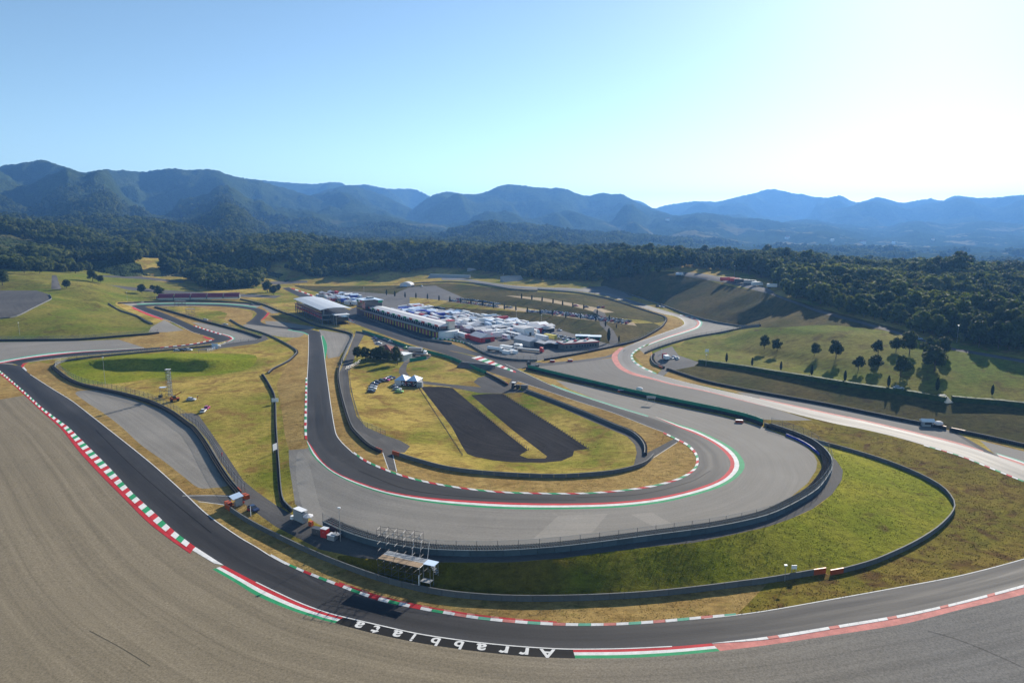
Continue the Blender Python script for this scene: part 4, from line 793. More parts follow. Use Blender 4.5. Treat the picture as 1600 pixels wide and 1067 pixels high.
# hills beyond the circuit
FX = []
g = np.random.default_rng(5)
na_ = 52000; r_ = np.sqrt(g.uniform(1030**2,3100**2,na_)); a_ = g.uniform(math.radians(-40),math.radians(40),na_)
fx,fy = np.sin(a_)*r_, np.cos(a_)*r_
fld = fbm(fx,fy,.006,3,66); okm = (fld < .55)|(r_ < 1150); okm &= ~((a_ > math.radians(16))&(r_>1250)&(fld > -.12)); okm &= fy > 1045
fx,fy = fx[okm],fy[okm]; fz = Hfar(fx,fy)
AX = np.concatenate([TX[rest,0],fx]); AY = np.concatenate([TX[rest,1],fy]); AZ = np.concatenate([TZ[rest],fz])-.2
AS = np.concatenate([TS[rest],g.uniform(.8,1.4,len(fx))]); AR = g.uniform(0,6.28,len(AX)); _q = fbm(AX,AY,.012,3,8)+g.uniform(-.5,.5,len(AX)); AK = np.where(_q<-.4,2,np.where(_q>.5,3,g.integers(0,2,len(AX)))); AS *= np.clip(1+.3*fbm(AX,AY,.02,2,12),.6,1.5)
for k,pr in enumerate(pk):
    mk_ = AK==k; gn_scatter('far_woodland', np.column_stack([AX,AY,AZ])[mk_], AR[mk_], AS[mk_], pr)
# wood floor under the trees (kept with the ground: the trees stand on the meadow sheet)
# single trees
def tree_px(px, py, hpx, label, kind='field', seed=1, wide=1.0, group=None, name='tree'):
    p = G(px,py); d = p.y; h = hpx/F*math.hypot(d,CH-p.z)*1.02; s = h/7.6
    return make_tree(name,kind,seed,p,label,'tree',group,(s*wide,s*wide,s),random.uniform(0,6.28))
RT = [(1194,545,21),(1214,549,19),(1272,556,19),(1306,560,27),(1372,553,21),(1400,549,21),(1421,553,33),(1341,578,21),(1407,588,32),(1452,561,33),(1476,556,28),(1460,580,38),(1368,577,22)]
lab = ['small round field tree, leftmost on the right hillside','small field tree second from left on the right hillside','round field tree third from left on the right hillside','taller oval field tree fourth from left on the right hillside','round tree on the hillside right of the oval one','small tree just left of the tall pale one','tall pale airy tree in the middle of the right hillside','small low tree standing below the round hillside tree','slim tree near the hedge below the tall pale one','tall tree at the back left of the dense clump','tree at the back right of the dense clump','dark bushy tree in front of the dense clump','low dark bush-like tree below the round hillside tree']
for i,(x,y,h) in enumerate(RT): tree_px(x,y,h,lab[i],'field',10+i%4,1.0+.25*(i in (11,12)),'trees on the right hillside')
for i,(x,y,h,l) in enumerate([(558,561,18,'dark bushy tree left of the red-roofed house'),(571,563,20,'dark tree between the hedge gate and the red-roofed house'),(583,563,17,'small tree at the left wall of the red-roofed house'),(594,566,24,'wide dark tree in front of the red-roofed house'),(606,565,17,'low tree filling the right front of the red-roofed house'),(621,570,27,'tall slim tree right of the red-roofed house')]): tree_px(x,y,h,l,'field',20+i%3,1.15 if i!=5 else .85,'trees round the red-roofed house')
for i,(x,y,h,l) in enumerate([(222,459,14,'round tree standing alone behind the far left bend'),(240,455,9,'smaller pale tree between two round trees at the far left bend'),(250,464,16,'round dark tree at the left end of the maroon stand'),(104,451,13,'spreading tree beside the hilltop road'),(4,446,22,'dark tree at the left edge on the hill'),(118,427,15,'bushy tree left of the hilltop meadow'),(145,440,17,'round bush tree on the right of the hilltop meadow'),(157,442,11,'low bush tree beside the round hilltop one'),(38,427,16,'round tree at the back of the hilltop meadow'),(62,428,12,'smaller round tree at the back of the hilltop meadow'),(360,450,22,'pale round tree at the right end of the left woods'),(418,457,17,'dark tree by the far bend left of the straight'),(428,461,14,'round dark tree nearest the far end of the straight'),(434,456,11,'small dark tree at the far end of the straight'),(448,421,8,'small tree on the sunlit knoll'),(456,424,8,'second small tree on the sunlit knoll')]): tree_px(x,y,h,l,'field',30+i%3,1.2,'trees at the far left of the circuit')
# cypresses
def cypress_mesh(seed):
    g = random.Random(seed); V=[];Fc=[]
    b = MB(); prof = [(0,.12),(.06,.45),(.25,.8),(.5,.85),(.75,.6),(.92,.25),(1,.02)]
    n = 9
    for i,(t_,r) in enumerate(prof):
        for j in range(n): V.append((r*math.cos(j*6.283/n)*g.uniform(.85,1.1),r*math.sin(j*6.283/n)*g.uniform(.85,1.1),.4+t_*6.6))
    Fc = [(i*n+j,i*n+(j+1)%n,(i+1)*n+(j+1)%n,(i+1)*n+j) for i in range(len(prof)-1) for j in range(n)]
    for _ in range(240):
        t_ = g.uniform(.02,.97); r = np.interp(t_,[p[0] for p in prof],[p[1] for p in prof])*g.uniform(.9,1.2); a = g.uniform(0,6.283); p = Vector((r*math.cos(a),r*math.sin(a),.4+t_*6.6)); k=len(V); u=Vector((math.cos(a+1.4),math.sin(a+1.4),.2))*.16; w_=Vector((math.cos(a)*.08,math.sin(a)*.08,.38))
        V += [p-u,p+u,p+u*.3+w_]; Fc.append((k,k+1,k+2))
    me = bpy.data.meshes.new('crown'); me.from_pydata([tuple(v) for v in V],[],Fc); me.materials.append(MT['cypress']); return me
cyp = [cypress_mesh(i) for i in range(3)]; ctr = MB().bar((0,0,-.3),(0,0,.8),.12,'bark',6).build('trunk'); ctm = ctr.data; bpy.data.objects.remove(ctr)
def cypress(px, py, hpx, label, group):
    p = G(px,py); h = hpx/F*math.hypot(p.y,CH-p.z); s = h/7.0; e = empty('cypress_tree',p,random.uniform(0,6),label,'cypress',group); e.scale=(s*1.05,s*1.05,s)
    for nm,me in (('crown',random.choice(cyp)),('trunk',ctm)):
        o = bpy.data.objects.new(nm,me); COL.objects.link(o); o.parent = e
for i,(x,y) in enumerate([(604,461.5),(617,464),(633,465.5),(650,466.5),(668,468),(686,470.5),(703,472),(720,474.5),(736,476.5),(754,478.5),(771,482),(788,484),(806,486),(824,489),(844,492),(863,494),(884,497.5),(907,499),(931,503)]): cypress(x,y,9.5,f'dark cypress, {nth(i)} from the left along the lower terrace edge','cypresses on the lower terrace')
for i,(x,y) in enumerate([(815,467.5),(831,469.5),(847,472),(864,475),(879,478),(895,481),(912,484),(933,492)]): cypress(x,y,9,f'dark cypress, {nth(i)} from the left along the upper terrace edge','cypresses on the upper terrace')
for i,(x,y,h) in enumerate([(946,511,10),(951,534,22),(963,513,7),(967,535,11),(952,502,10)]): cypress(x,y,h,['slim cypress on the left verge of the terrace road','tallest cypress at the foot of the terrace road','small cypress right of the top of the terrace road','cypress on the right at the foot of the terrace road','cypress at the top of the terrace road'][i],'cypresses by the terrace road')
for i,(x,y,h) in enumerate([(1135,566,15),(1175,572,14),(1220,579,15),(1268,587,17),(1320,596,18),(1388,605,19),(1464,611,22),(1550,618,18)]): cypress(x,y,h,f'dark cypress, {nth(i)} from the left along the hillside hedge','cypresses along the hedge')
# clipped hedges along the foot of the right hillside
def hedge(pts, h, w_, label):
    P = resample(path(pts,6),seg=1.6); g = random.Random(len(pts)); V=[];Fc=[]
    def ring(i):
        t_ = P[min(i+1,len(P)-1)]-P[max(i-1,0)]; t_ = t_/np.linalg.norm(t_); n_ = np.array([-t_[1],t_[0],0]); q=[]
        for u,z in ((-1,-.3),(-1.05,h*.5),(-.95,h),(0,h*1.04),(.95,h),(1.05,h*.5),(1,-.3)): q.append(P[i]+n_*u*w_/2*g.uniform(.9,1.1)+np.array([0,0,z*g.uniform(.95,1.05)]))
        return q
    for i in range(len(P)): V += ring(i)
    Fc = [(i*7+j,i*7+j+1,(i+1)*7+j+1,(i+1)*7+j) for i in range(len(P)-1) for j in range(6)]+[tuple(range(7)),tuple(range(len(V)-7,len(V)))[::-1]]
    for _ in range(len(P)*26):
        i = g.randrange(len(P)-1); j = g.randrange(6); a=np.array(V[i*7+j]);b_=np.array(V[i*7+j+1]);c=np.array(V[i*7+7+j]); u,v=g.random(),g.random(); p=a+(b_-a)*u+(c-a)*v; k=len(V)
        V += [p+np.array([g.uniform(-.22,.22) for _ in range(3)]) for _ in range(3)]; Fc.append((k,k+1,k+2))
    return props(mesh_obj('hedge',V,Fc,'hedge'),label,'hedge')
hedge([(1093,567),(1130,572),(1165,577),(1200,583),(1250,591),(1300,599),(1350,607),(1400,614),(1440,620),(1478,627)],2.0,2.4,'long clipped hedge along the foot of the right hillside')
hedge([(1487,626),(1520,629),(1560,632),(1600,636),(1680,643)],2.1,2.4,'clipped hedge right of the steps at the right edge')
# ------------------------------------------------------------------ walls, fences, kerbs, lines, lettering
UNIT = {}
def unit_box(mat, kind='panel'):
    if (mat,kind) not in UNIT:
        b = MB()
        if kind == 'panel':   # a precast block: foot, body, coping
            b.box((0,0,0),(1,1.0,.14),mat).box((0,0,.14),(.985,.72,.74),mat).box((0,0,.88),(1,.9,.12),mat)
        elif kind == 'post': b.bar((0,0,0),(0,0,1),.5,mat,5)
        else: b.box((0,0,0),(1,1,1),mat)
        o = b.build(kind); UNIT[(mat,kind)] = o.data; bpy.data.objects.remove(o)
    return UNIT[(mat,kind)]
def child(name, me, parent, loc, rot=(0,0,0), sc=(1,1,1)):
    o = bpy.data.objects.new(name,me); COL.objects.link(o); o.parent = parent; o.location = loc; o.rotation_euler = rot; o.scale = sc; return o
mnet,t,b = new_mat('wire_netting'); b.inputs['Base Color'].default_value = (.35,.36,.37,1); b.inputs['Roughness'].default_value = .6
tr = N(t,'BsdfTransparent'); ms = N(t,'MixShader'); ms.inputs[0].default_value = .79
t.links.new(b.outputs[0],ms.inputs[1]); t.links.new(tr.outputs[0],ms.inputs[2]); t.links.new(ms.outputs[0],t.nodes['Material Output'].inputs[0]); MT['net'] = mnet
def offset(P, d):
    T = np.gradient(P[:,:2],axis=0); T /= np.linalg.norm(T,axis=1)[:,None]+1e-9
    Q = P.copy(); Q[:,0] += -T[:,1]*d; Q[:,1] += T[:,0]*d; Q[:,2] = H(Q[:,0],Q[:,1]); return Q
def tyre_mesh(P, base, rows=1, tiers=3, r=.33, band=None):
    V=[];Fc=[];n=7; M=[]
    prof = []
    for k in range(tiers): prof += [(r*.9,k*.36),(r*1.02,k*.36+.12),(r*1.02,k*.36+.24),(r*.9,k*.36+.35)]
    ring = [(math.cos(2*math.pi*j/n),math.sin(2*math.pi*j/n)) for j in range(n)]
    for i,p in enumerate(P):
        p = p-base; k0 = len(V)
        for (rr_,z) in prof: V += [(p[0]+c*rr_,p[1]+s_*rr_,p[2]+z) for c,s_ in ring]
        V += [(p[0]+c*r*.5,p[1]+s_*r*.5,p[2]+prof[-1][1]-.1) for c,s_ in ring]
        L = len(prof)
        f_ = [(k0+a*n+j,k0+a*n+(j+1)%n,k0+(a+1)*n+(j+1)%n,k0+(a+1)*n+j) for a in range(L) for j in range(n)]+[tuple(k0+L*n+j for j in range(n))]
        Fc += f_; M += [(1 if band and (i//band)%2 else 0)]*len(f_)
    return V,Fc,M
def barrier(pts, label, h=1.0, th=.4, mat='concrete', seg=4.0, name='barrier_wall', fence=None, tyres=None, ends=None, cat='wall', kind='panel', fence_off=0.0, net=True, banner=None, colors=None):
    P = path(pts,3.0); base = Vector(P[0]); e = empty(name, base, 0, label, cat); e['kind'] = 'thing'
    Q = resample(P,seg=seg)
    if h:
        for i in range(len(Q)-1):
            a,b_ = Q[i],Q[i+1]; m_ = (a+b_)/2; d = b_-a; L = np.linalg.norm(d[:2]); rz = math.atan2(d[1],d[0]); ry = -math.atan2(d[2],L)
            mm_ = mat
            if colors: mm_ = colors[i%len(colors)]
            if ends and ((i == 0 and ends[0]) or (i == len(Q)-2 and ends[1])): mm_ = 'orange'
            child('panel',unit_box(mm_,kind),e,(m_[0]-base.x,m_[1]-base.y,m_[2]-base.z-.15),(0,ry,rz),(L*.994,th,h+.15))
    if tyres:
        side,rows,tiers = tyres; allp = []
        for r_ in range(rows): allp.append(resample(offset(resample(P,seg=2.0),side*(th/2+.4+.68*r_)),seg=.68))
        V,Fc,M = tyre_mesh(np.vstack(allp),np.array(base),rows,tiers); o = mesh_obj('tyre_stacks',V,Fc,'tyre',e); o['kind'] = 'stuff'
    if fence:
        sp,fh = fence; R = resample(P,seg=sp); R = offset(R,fence_off) if fence_off else R
        for p in R: child('post',unit_box('darksteel','post'),e,(p[0]-base.x,p[1]-base.y,p[2]-base.z-.2),(0,0,0),(.13,.13,fh+.2))
        if net:
            V=[];Fc=[]
            for i,p in enumerate(R): q = p-np.array(base); V += [(q[0],q[1],q[2]+h*.5),(q[0],q[1],q[2]+fh)]
            Fc = [(2*i,2*i+2,2*i+3,2*i+1) for i in range(len(R)-1)]; mesh_obj('netting',V,Fc,'net',e)
            w_ = MB()
            for zz in (fh-.05,fh*.6):
                for i in range(len(R)-1): w_.bar(Vector(R[i])-base+Vector((0,0,zz)),Vector(R[i+1])-base+Vector((0,0,zz)),.02,'steel',3)
            w_.build('rail',e)
    return e
barrier(W1,'low grey concrete wall along the inside of the lettered bend',1.5,.35,'concrete',3.6,ends=(True,True))
barrier(W2,'long curved concrete wall round the green bank at the right',1.35,.35,'concrete',4.0,ends=(True,False))
barrier(BUC_WALL,'bluish block wall with tyres and tall posts round the big hairpin run-off',1.55,.4,'blueconcrete',4.2,'hairpin_wall',(5.2,4.0),(1,4,4))
barrier(W4[:7],'tyre wall and fence along the upper left bend',1.1,.35,'concrete',6.0,'fenced_wall',(5,3.0),(-1,1,3),fence_off=.5)
barrier(W4[6:],'curved tyre wall with tall fence beside the left gravel trap',1.2,.35,'concrete',4.0,'fenced_wall',(4.2,3.4),(-1,2,3),(False,True),fence_off=1.2)
barrier(W5A,'concrete wall with tyres right of the straight, inside the hairpin',1.2,.35,'concrete',4.0,tyres=(-1,1,3),ends=(False,True))
barrier(W5B,'curved concrete wall inside the hairpin below the dirt pads',1.35,.35,'concrete',4.0,ends=(True,False))
barrier(W6,'dark tyre wall curving down beside the hairpin exit',1.1,.35,'concrete',4.5,tyres=(1,1,3))
barrier(W7,'green-screened fence wall along the near side of the pit straight',1.9,.12,'greenscreen',4.5,'screen_fence',(4.5,2.4),kind='slab',net=False,cat='fence')
barrier(W7B,'short tyre wall before the gap beside the pit straight',1.1,.4,'concrete',4.0,tyres=(-1,1,3),ends=(False,True))
barrier(W8,'long green screen wall between the hairpin run-off and the right track',2.5,.15,'greenscreen',4.4,'screen_wall',(4.4,2.9),(-1,2,3),kind='slab',net=False,cat='screen wall')
barrier(W9,'dark tyre wall along the foot of the right hillside bank',1.1,.35,'concrete',5.0,tyres=(-1,2,3),ends=(False,True))
barrier(W9B,'tyre wall at the right edge beyond the access lane',1.1,.35,'concrete',5.0,tyres=(-1,2,3),ends=(True,False))
barrier(W10,'short curved tyre wall by the vehicles at the right bend',1.1,.35,'concrete',4.0,tyres=(1,2,3),ends=(True,True))
barrier(W11,'dark fenced wall on the near side of the right gravel trap',1.2,.35,'concrete',5.0,'fenced_wall',(5,2.8),(1,1,3))
barrier(W11B,'concrete wall on the far side of the right gravel trap',1.3,.35,'concrete',6.0)
barrier(W12,'dark fenced wall inside the far right bends below the terraces',1.1,.35,'concrete',6.0,'fenced_wall',(6,2.6),(1,1,3))
barrier(W13,'grey fenced wall round the corner of the paddock at the pit exit',1.1,.35,'concrete',5.0,'fenced_wall',(4,3.2))
barrier(W14,'dark wall with fence at the foot of the left hill',1.2,.35,'concrete',5.0,'fenced_wall',(5,3.2),(-1,2,3))
barrier(W15,'winding wall beside the far left service lane',1.1,.35,'concrete',5.0,tyres=(1,1,3))
barrier(W16,'dark tyre wall on the inside of the upper left loop',1.1,.35,'concrete',6.0,'fenced_wall',(6,2.8),(-1,2,3))
barrier(W17,'long fenced wall running from the far bends to the grandstand lane',1.1,.35,'concrete',6.0,'fenced_wall',(5,3.0),(-1,1,3))
barrier(W18A,'low wall curving left of the straight near the far bends',1.0,.35,'concrete',5.0,tyres=(1,1,2))
barrier(W18B,'straight low wall down the grass left of the long straight',1.0,.35,'concrete',4.0,tyres=(-1,1,2))
barrier([(184,474.5),(250,471.8),(330,472),(376,473.5),(408,477)],'dark wall behind the far left leg below the maroon stand',1.2,.4,'concrete',8.0,tyres=(-1,1,3))
barrier([(77,461),(81,467),(66,475),(50,483),(25,495),(0,498.5)],'low kerb wall round the hilltop asphalt yard',.9,.35,'concrete',6.0)
barrier([(640,443.5),(700,441),(750,444),(800,452.5),(840,455)],'low wall along the far track behind the terraces',1.1,.4,'concrete',9.0)
barrier([(556,519),(580,523)],'short white wall by the grandstand lane',1.0,.4,'concrete',4.0)
barrier([(546,578),(549,612),(559,650),(567,667),(574,669),(602,681)],'wire fence on the inner side of the service road right of the straight',0,.3,'concrete',4.0,'wire_fence',(3.2,2.4),cat='fence')
barrier([(540,580),(552,575),(563,568)],'pale panel fence closing the lane by the house',0,.3,'concrete',4.0,'panel_fence',(2.5,2.4),cat='fence')
barrier([(310,551),(330,549.5),(350,538.5),(400,532.5)],'short post fence behind the left pavilion',0,.3,'concrete',4.0,'wire_fence',(5,2.0),cat='fence')
barrier([(920,549.5),(945,545),(980,537.5)],'blue banner boards on the paddock corner wall',1.1,.12,'bluebanner',3.2,'banner_board',kind='slab',cat='banner')
barrier([(1228,681),(1245,688),(1262,697),(1276,708),(1287,720),(1290,733)],'blue banner boards on the tyres of the hairpin wall',1.0,.12,'bluebanner',2.8,'banner_board',kind='slab',cat='banner')
barrier([(676,529.5),(700,531.5),(720,535),(738,540)],'white and green blocks closing the end of the pit lane',.9,.5,'white',1.8,'block_barrier',kind='slab',colors=['white','greenp'],cat='barrier')
barrier([(659,530.5),(680,534),(706,538)],'dark end of the pit wall beside the bare ground',1.4,.6,'concrete',4.0,'pit_wall')
barrier([(560,492),(600,508),(640,523),(659,530.5)],'long low pit wall between the straight and the pit lane',1.1,.5,'concrete',8.0,'pit_wall')
for k,(a,b_,l) in enumerate([((786,616),(920,702),'row of wooden bollards right of the right dirt pad'),((741,637),(826,704),'row of wooden bollards between the two dirt pads'),((653,605),(722,712),'dark ditch fence left of the left dirt pad')]):
    P = resample(path([a,((a[0]+b_[0])/2,(a[1]+b_[1])/2),b_],4),seg=2.2); e = empty('bollard_row',Vector(P[0]),0,l,'bollards')
    for p in P: child('bollard',unit_box('wood' if k<2 else 'darksteel','post'),e,Vector(p)-Vector(P[0])-Vector((0,0,.2)),(0,0,0),(.3,.3,1.3))
# kerbs
def kerb(A, B, n, pattern, label, h=.09, name='kerb', red=None, parts=True):
    a = resample(path(A,3.0),n*3); b_ = resample(path(B,3.0),n*3); base = Vector(a[0]); e = empty(name,base,0,label,'kerb') if parts else None; allb = MB()
    for i in range(n):
        blk = MB() if parts else allb
        for j in range(3):
            k = i*3+j; s0 = .03 if j == 0 else 0; s1 = .03 if j == 2 else 0
            q = [a[k]+(a[k+1]-a[k])*s0, a[k+1]-(a[k+1]-a[k])*s1, b_[k+1]-(b_[k+1]-b_[k])*s1, b_[k]+(b_[k+1]-b_[k])*s0]
            zt = [.035,.035,h,h]
            V = [(p[0]-base.x,p[1]-base.y,p[2]-base.z-.25) for p in q]+[(p[0]-base.x,p[1]-base.y,p[2]-base.z+z) for p,z in zip(q,zt)]
            blk.add(V,[(4,5,6,7),(0,1,5,4),(1,2,6,5),(2,3,7,6),(3,0,4,7)],pattern[i%len(pattern)])
        if parts: blk.build('block',e)
    if not parts:
        o = allb.build(name); o.location = base; props(o,label,'kerb'); e = o
    if red:
        c = resample(path(red,3.0),n*2); b2 = resample(path(B,3.0),n*2); s_ = MB()
        for i in range(n*2):
            q = [b2[i],b2[i+1],c[i+1],c[i]]; V = [(p[0]-base.x,p[1]-base.y,p[2]-base.z-.2) for p in q]+[(p[0]-base.x,p[1]-base.y,p[2]-base.z+.05) for p in q]
            s_.add(V,[(4,5,6,7),(0,1,5,4),(1,2,6,5),(2,3,7,6),(3,0,4,7)],'red')
        s_.build('red_strip',e)
    return e
def shiftl(A, B, t): # line between two pixel lines
    a = resample(smooth(A),40); b_ = resample(smooth(B),40); return list(map(tuple,a*(1-t)+b_*t))
KL = [(-4,582),(20,601),(40,619),(62,640),(95,669.5),(125,707),(160,744.5),(195,779.5),(230,814.5),(265,842),(297,864.5),(330,888)]
KLa = cut(ARR_A,(0,579),(305,854))+[(345,882)]
wgr = ['white','greenp','white','red']
kerb(cut(ARR_A,(0,579),(305,854)),shiftl(cut(ARR_A,(0,579),(305,854)),KL[:-1],.62),88,wgr,'long red, white and green block kerb on the outside of the near left bend',.08,red=KL[:-1])
kerb([(305,854),(350,883)],[(300,859),(335,880)],1,['white'],'white ramped end of the near left kerb',.05)
kerb(cut(ARR_B,(422,868),(1100,966))+[(1150,960.5)],shiftl(cut(ARR_B,(422,868),(1100,966))+[(1150,960.5)],[(424,865),(446,877),(472,888.5),(500,899.5),(530,910.5),(560,922),(592,931.5),(625,939.5),(662,948),(700,954.5),(740,961),(800,967.5),(875,972),(950,972.5),(1025,968),(1100,961.5),(1150,957.5)],.8),44,['white','white','white','greenp']+['white','red','white','greenp']*4+['white','pink','white','teal']*6,'red, white and green kerb along the inside of the lettered bend',.10)
kerb([(530,911.5),(592,932.3),(662,948.6),(740,961.4),(800,968),(870,972.4)],[(530,909),(592,929.8),(662,946),(740,959),(800,965.7),(870,970.8)],30,['red','pink','red'],'thin red strip behind the inside kerb of the lettered bend',.07,'kerb_strip',parts=False)
kerb(cut(ARR_A,(1112,1004.5),(1700,884)),shiftl(cut(ARR_A,(1112,1004.5),(1700,884)),[(1113,1005),(1200,1000),(1305,983.5),(1410,965.5),(1500,945),(1600,919),(1700,889)],.72),44,['white','white','white','white','white','pink'],'worn white and pink kerb on the outside of the near right bend',.06)
kerb(cut(SAV_A,(552,708),(1037,675)),[(553,706),(571,718.3),(596,729.8),(626,741),(663,751),(713,760),(762,766),(800,768.5),(867,770),(919,769.3),(973,765),(1022,757.5),(1058,747.5),(1079,736),(1087,725.5),(1086,711),(1074,697),(1060,689),(1036,677)],64,wgr,'thin red, white and green kerb on the inside of the big hairpin',.10)
kerb([(480.3,590),(479.8,625),(479.3,667),(480,686)],[(477.6,590),(476.6,625),(475.6,667),(476.5,686)],24,wgr,'red, white and green kerb on the left edge of the long straight',.09)
kerb(cut(T2_L,(1444,695),(1600,751)),[(1443,696.2),(1500,713),(1549,732.8),(1599,753)],18,wgr,'thin coloured kerb on the near edge of the right-hand track',.07)
kerb(cut(T2_R,(1016,535.5),(1025,584.5)),[(1014,536.5),(999,545.5),(991,551.5),(988.5,557),(993,565),(1007,574.5),(1026,583)],22,['white','teal'],'white and green kerb on the inside of the right bend',.08,parts=False)
kerb([(302,509.3),(325,516.8),(345,523)],[(303,508.3),(326,515.6),(346.5,521.8)],14,['red','white'],'red and white kerb on the outer edge of the upper left loop',.08,parts=False)
kerb([(250,543.5),(300,538),(331,532)],[(250,542.6),(300,537),(331,531)],14,['red','white'],'thin red kerb at the lower edge of the dry triangle on the left',.08,parts=False)
kerb([(335,531),(325,527.3),(318,525)],[(331,531.5),(322,529),(317,526)],1,['red'],'red corner patch at the apex of the upper left hairpin',.06,parts=False)
kerb([(36,568),(33,572.3),(41,580)],[(45,566.5),(37,571),(42,578.5)],2,['red','white'],'red and white apex kerb at the left edge bend',.06,parts=False)
kerb([(418,488.5),(412.5,496),(407.5,501)],[(421.5,489),(416,495.5),(408.5,501)],2,['red','red'],'red apex kerb in the far left chicane',.08,parts=False)
kerb([(1062,492.5),(1075,495),(1085,498.5)],[(1062,491.5),(1076,494),(1087,497.5)],6,['white','pink'],'small kerb at the far right bend',.07,parts=False)
kerb([(455,451),(475,458),(492,464.5)],[(456,450),(476,456.7),(493,463)],8,['red','white'],'red and white kerb at the far end of the pit straight',.08,parts=False)
# white edge lines
def line(pts, wd, label_name='edge_line', mat='white', z=.035):
    P = resample(path(pts,3.0),seg=2.5); A = offset(P,wd/2); B = offset(P,-wd/2); V = []
    for a,b_ in zip(A,B): V += [(a[0],a[1],a[2]+z),(b_[0],b_[1],b_[2]+z)]
    o = mesh_obj(label_name,V,[(2*i,2*i+1,2*i+3,2*i+2) for i in range(len(P)-1)],mat,smooth_=True); o['kind'] = 'structure'
line(cut(ARR_B,(47,585),(447,881.5)),.28); line(cut(ARR_B,(1100,966),(1700,842)),.28); line(cut(ARR_A,(400,909),(1050,1009.5)),.32)
line(cut(SAV_B,(482,522.5),(479,667)),.28); line(cut(SAV_A,(501.5,524),(552,708)),.28); line(cut(SAV_B,(62,562.3),(300,540.5)),.25)
line(cut(SAV_B,(1012,651),(790,569)),.25); line(cut(T2_L,(982,473),(991,536.5)),.3); line(cut(T2_R,(1025,584.5),(1175,620.5)),.3); line(cut(T2_L,(1020,590.5),(1444,695)),.25); line(cut(T2_R,(1350,658),(1562,714)),.25)
line(cut(SAV_A,(312,522),(209,480)),.25); line(cut(SAV_A,(1037,675),(809,595.6)),.22); line([(285,774.5),(330,774),(360,775)],.25); line([(310,783.5),(340,787),(358,790)],.25); line([(598,707),(607,733)],.22); line([(613,707),(620,737)],.22); line([(1018,717),(1058,691)],.2)
for pts in ([(1450,985),(1500,1000),(1550,1020),(1620,1052)],[(140,985),(190,1012),(235,1040)]): line(pts,.10,'wheel_rut','rut',.03)
for pts in ([(560,735),(640,765),(760,778),(900,781)],[(900,777),(1000,772),(1080,752),(1110,735)],[(150,672),(200,722),(260,775),(330,832)]): line(pts,.22,'skid_mark','black',.03)
# the word on the black band, read from outside the bend
band_in = cut(ARR_A,(537,963.5),(895,1013.7)); band_out = [(523,972.8),(575,987),(650,1003),(725,1014.5),(800,1023),(850,1026.5),(899,1028)]
bi = resample(smooth(band_in),200); bo = resample(smooth(band_out),200)
LET = [('A',856,1019,1.05),('r',820,1016,.9),('r',789,1014,.9),('a',752,1010,.9),('b',717,1008,1.05),('b',680,1002,1.05),('i',645,996,1.0),('a',620,988.5,.9),('t',587,982,1.0),('a',560,974.5,.9)]
root = empty('painted_word', G(716,1005), 0, 'large white painted word Arrabbiata upside down on the black band', 'lettering')
for ch,px,py,s_ in LET:
    fc = bpy.data.curves.new('letter','FONT'); fc.body = ch; fc.align_x = 'CENTER'; fc.align_y = 'BOTTOM_BASELINE'; fc.offset = .026; fc.size = 1; fc.resolution_u = 3
    fo = bpy.data.objects.new('letter',fc); COL.objects.link(fo); bpy.context.view_layer.update(); me = bpy.data.meshes.new_from_object(fo.evaluated_get(bpy.context.evaluated_depsgraph_get())); bpy.data.objects.remove(fo)
    k = int(np.argmin(np.abs(bi[:,0]*.5+bo[:,0]*.5-px))); pin = Vector(G(*(bi[k]*.94+bo[k]*.06))); pout = Vector(G(*(bi[k]*.06+bo[k]*.94))); up = pout-pin
    kk = min(k+4,200); tdir = (Vector(G(*((bi[kk]+bo[kk])/2)))-Vector(G(*((bi[kk-8]+bo[kk-8])/2)))); tdir.z = 0; tdir.normalize(); up.z = 0; L = up.length; rd = -tdir; upn = Vector((0,0,1)).cross(rd).normalized()
    if upn.dot(up) < 0: upn = -upn
    size = L*(1.66 if ch in 'art' else 1.45); o = child('letter',me,root,(0,0,0)); me.materials.clear(); me.materials.append(MT['white'])
    p = pin+(up*.09); zl = max(Hs(pin.x,pin.y),Hs(pout.x,pout.y))+.05
    M_ = Matrix(((rd.x,upn.x,0,p.x),(rd.y,upn.y,0,p.y),(0,0,1,zl),(0,0,0,1))) @ Matrix.Diagonal((size*1.12,size,1,1))
    o.matrix_local = Matrix.Translation(-root.location) @ M_
# ------------------------------------------------------------------ buildings
def frame_at(p, q):
    """local frame: origin p, x toward q, y to the right-hand far side, z up"""
    p = Vector(p); q = Vector(q); d = q-p; return p, math.atan2(d.y,d.x), math.hypot(d.x,d.y)
def part(e, name, mb, label=None):
    o = mb.build(name, e)
    if label: o['label'] = label
    return o
def box_part(e, name, c, d, mat, **k): return part(e, name, MB().box(c,d,mat,**k))
# main grandstand: x runs back along the straight, -y is the straight's side
o_, rz, L = frame_at(G(503,508.5), G(461,487.5)); L = min(L,110)
gs = empty('grandstand', o_, rz, 'long grandstand with a pale curved roof beside the pit straight', 'grandstand')
D_ = 26.0
b = MB()
for i in range(15):
    x = 1+i*(L-2)/14; b.box((x,-.6,-.5),(.7,.7,7.5),'concrete').box((x,-9,-.5),(.7,.7,9.0),'concrete')
part(gs,'column',b)
for z,y0,y1,mt,nm in ((4.0,-1,-12,'grey','gallery_floor'),(7.6,0,-14,'grey','upper_floor')):
    box_part(gs,nm,(L/2,(y0+y1)/2,z),(L,abs(y1-y0),.5),mt)
box_part(gs,'back_wall',(L/2,-12.2,-.5),(L,.4,8.5),'darksteel')
b = MB(); [b.box((2+i*3.6,-.25,5.0+.0),(2.7,.12,1.7),'maroon' if i%3 else 'redplastic') for i in range(int(L/3.6)-1)]; part(gs,'rear_panel',b)
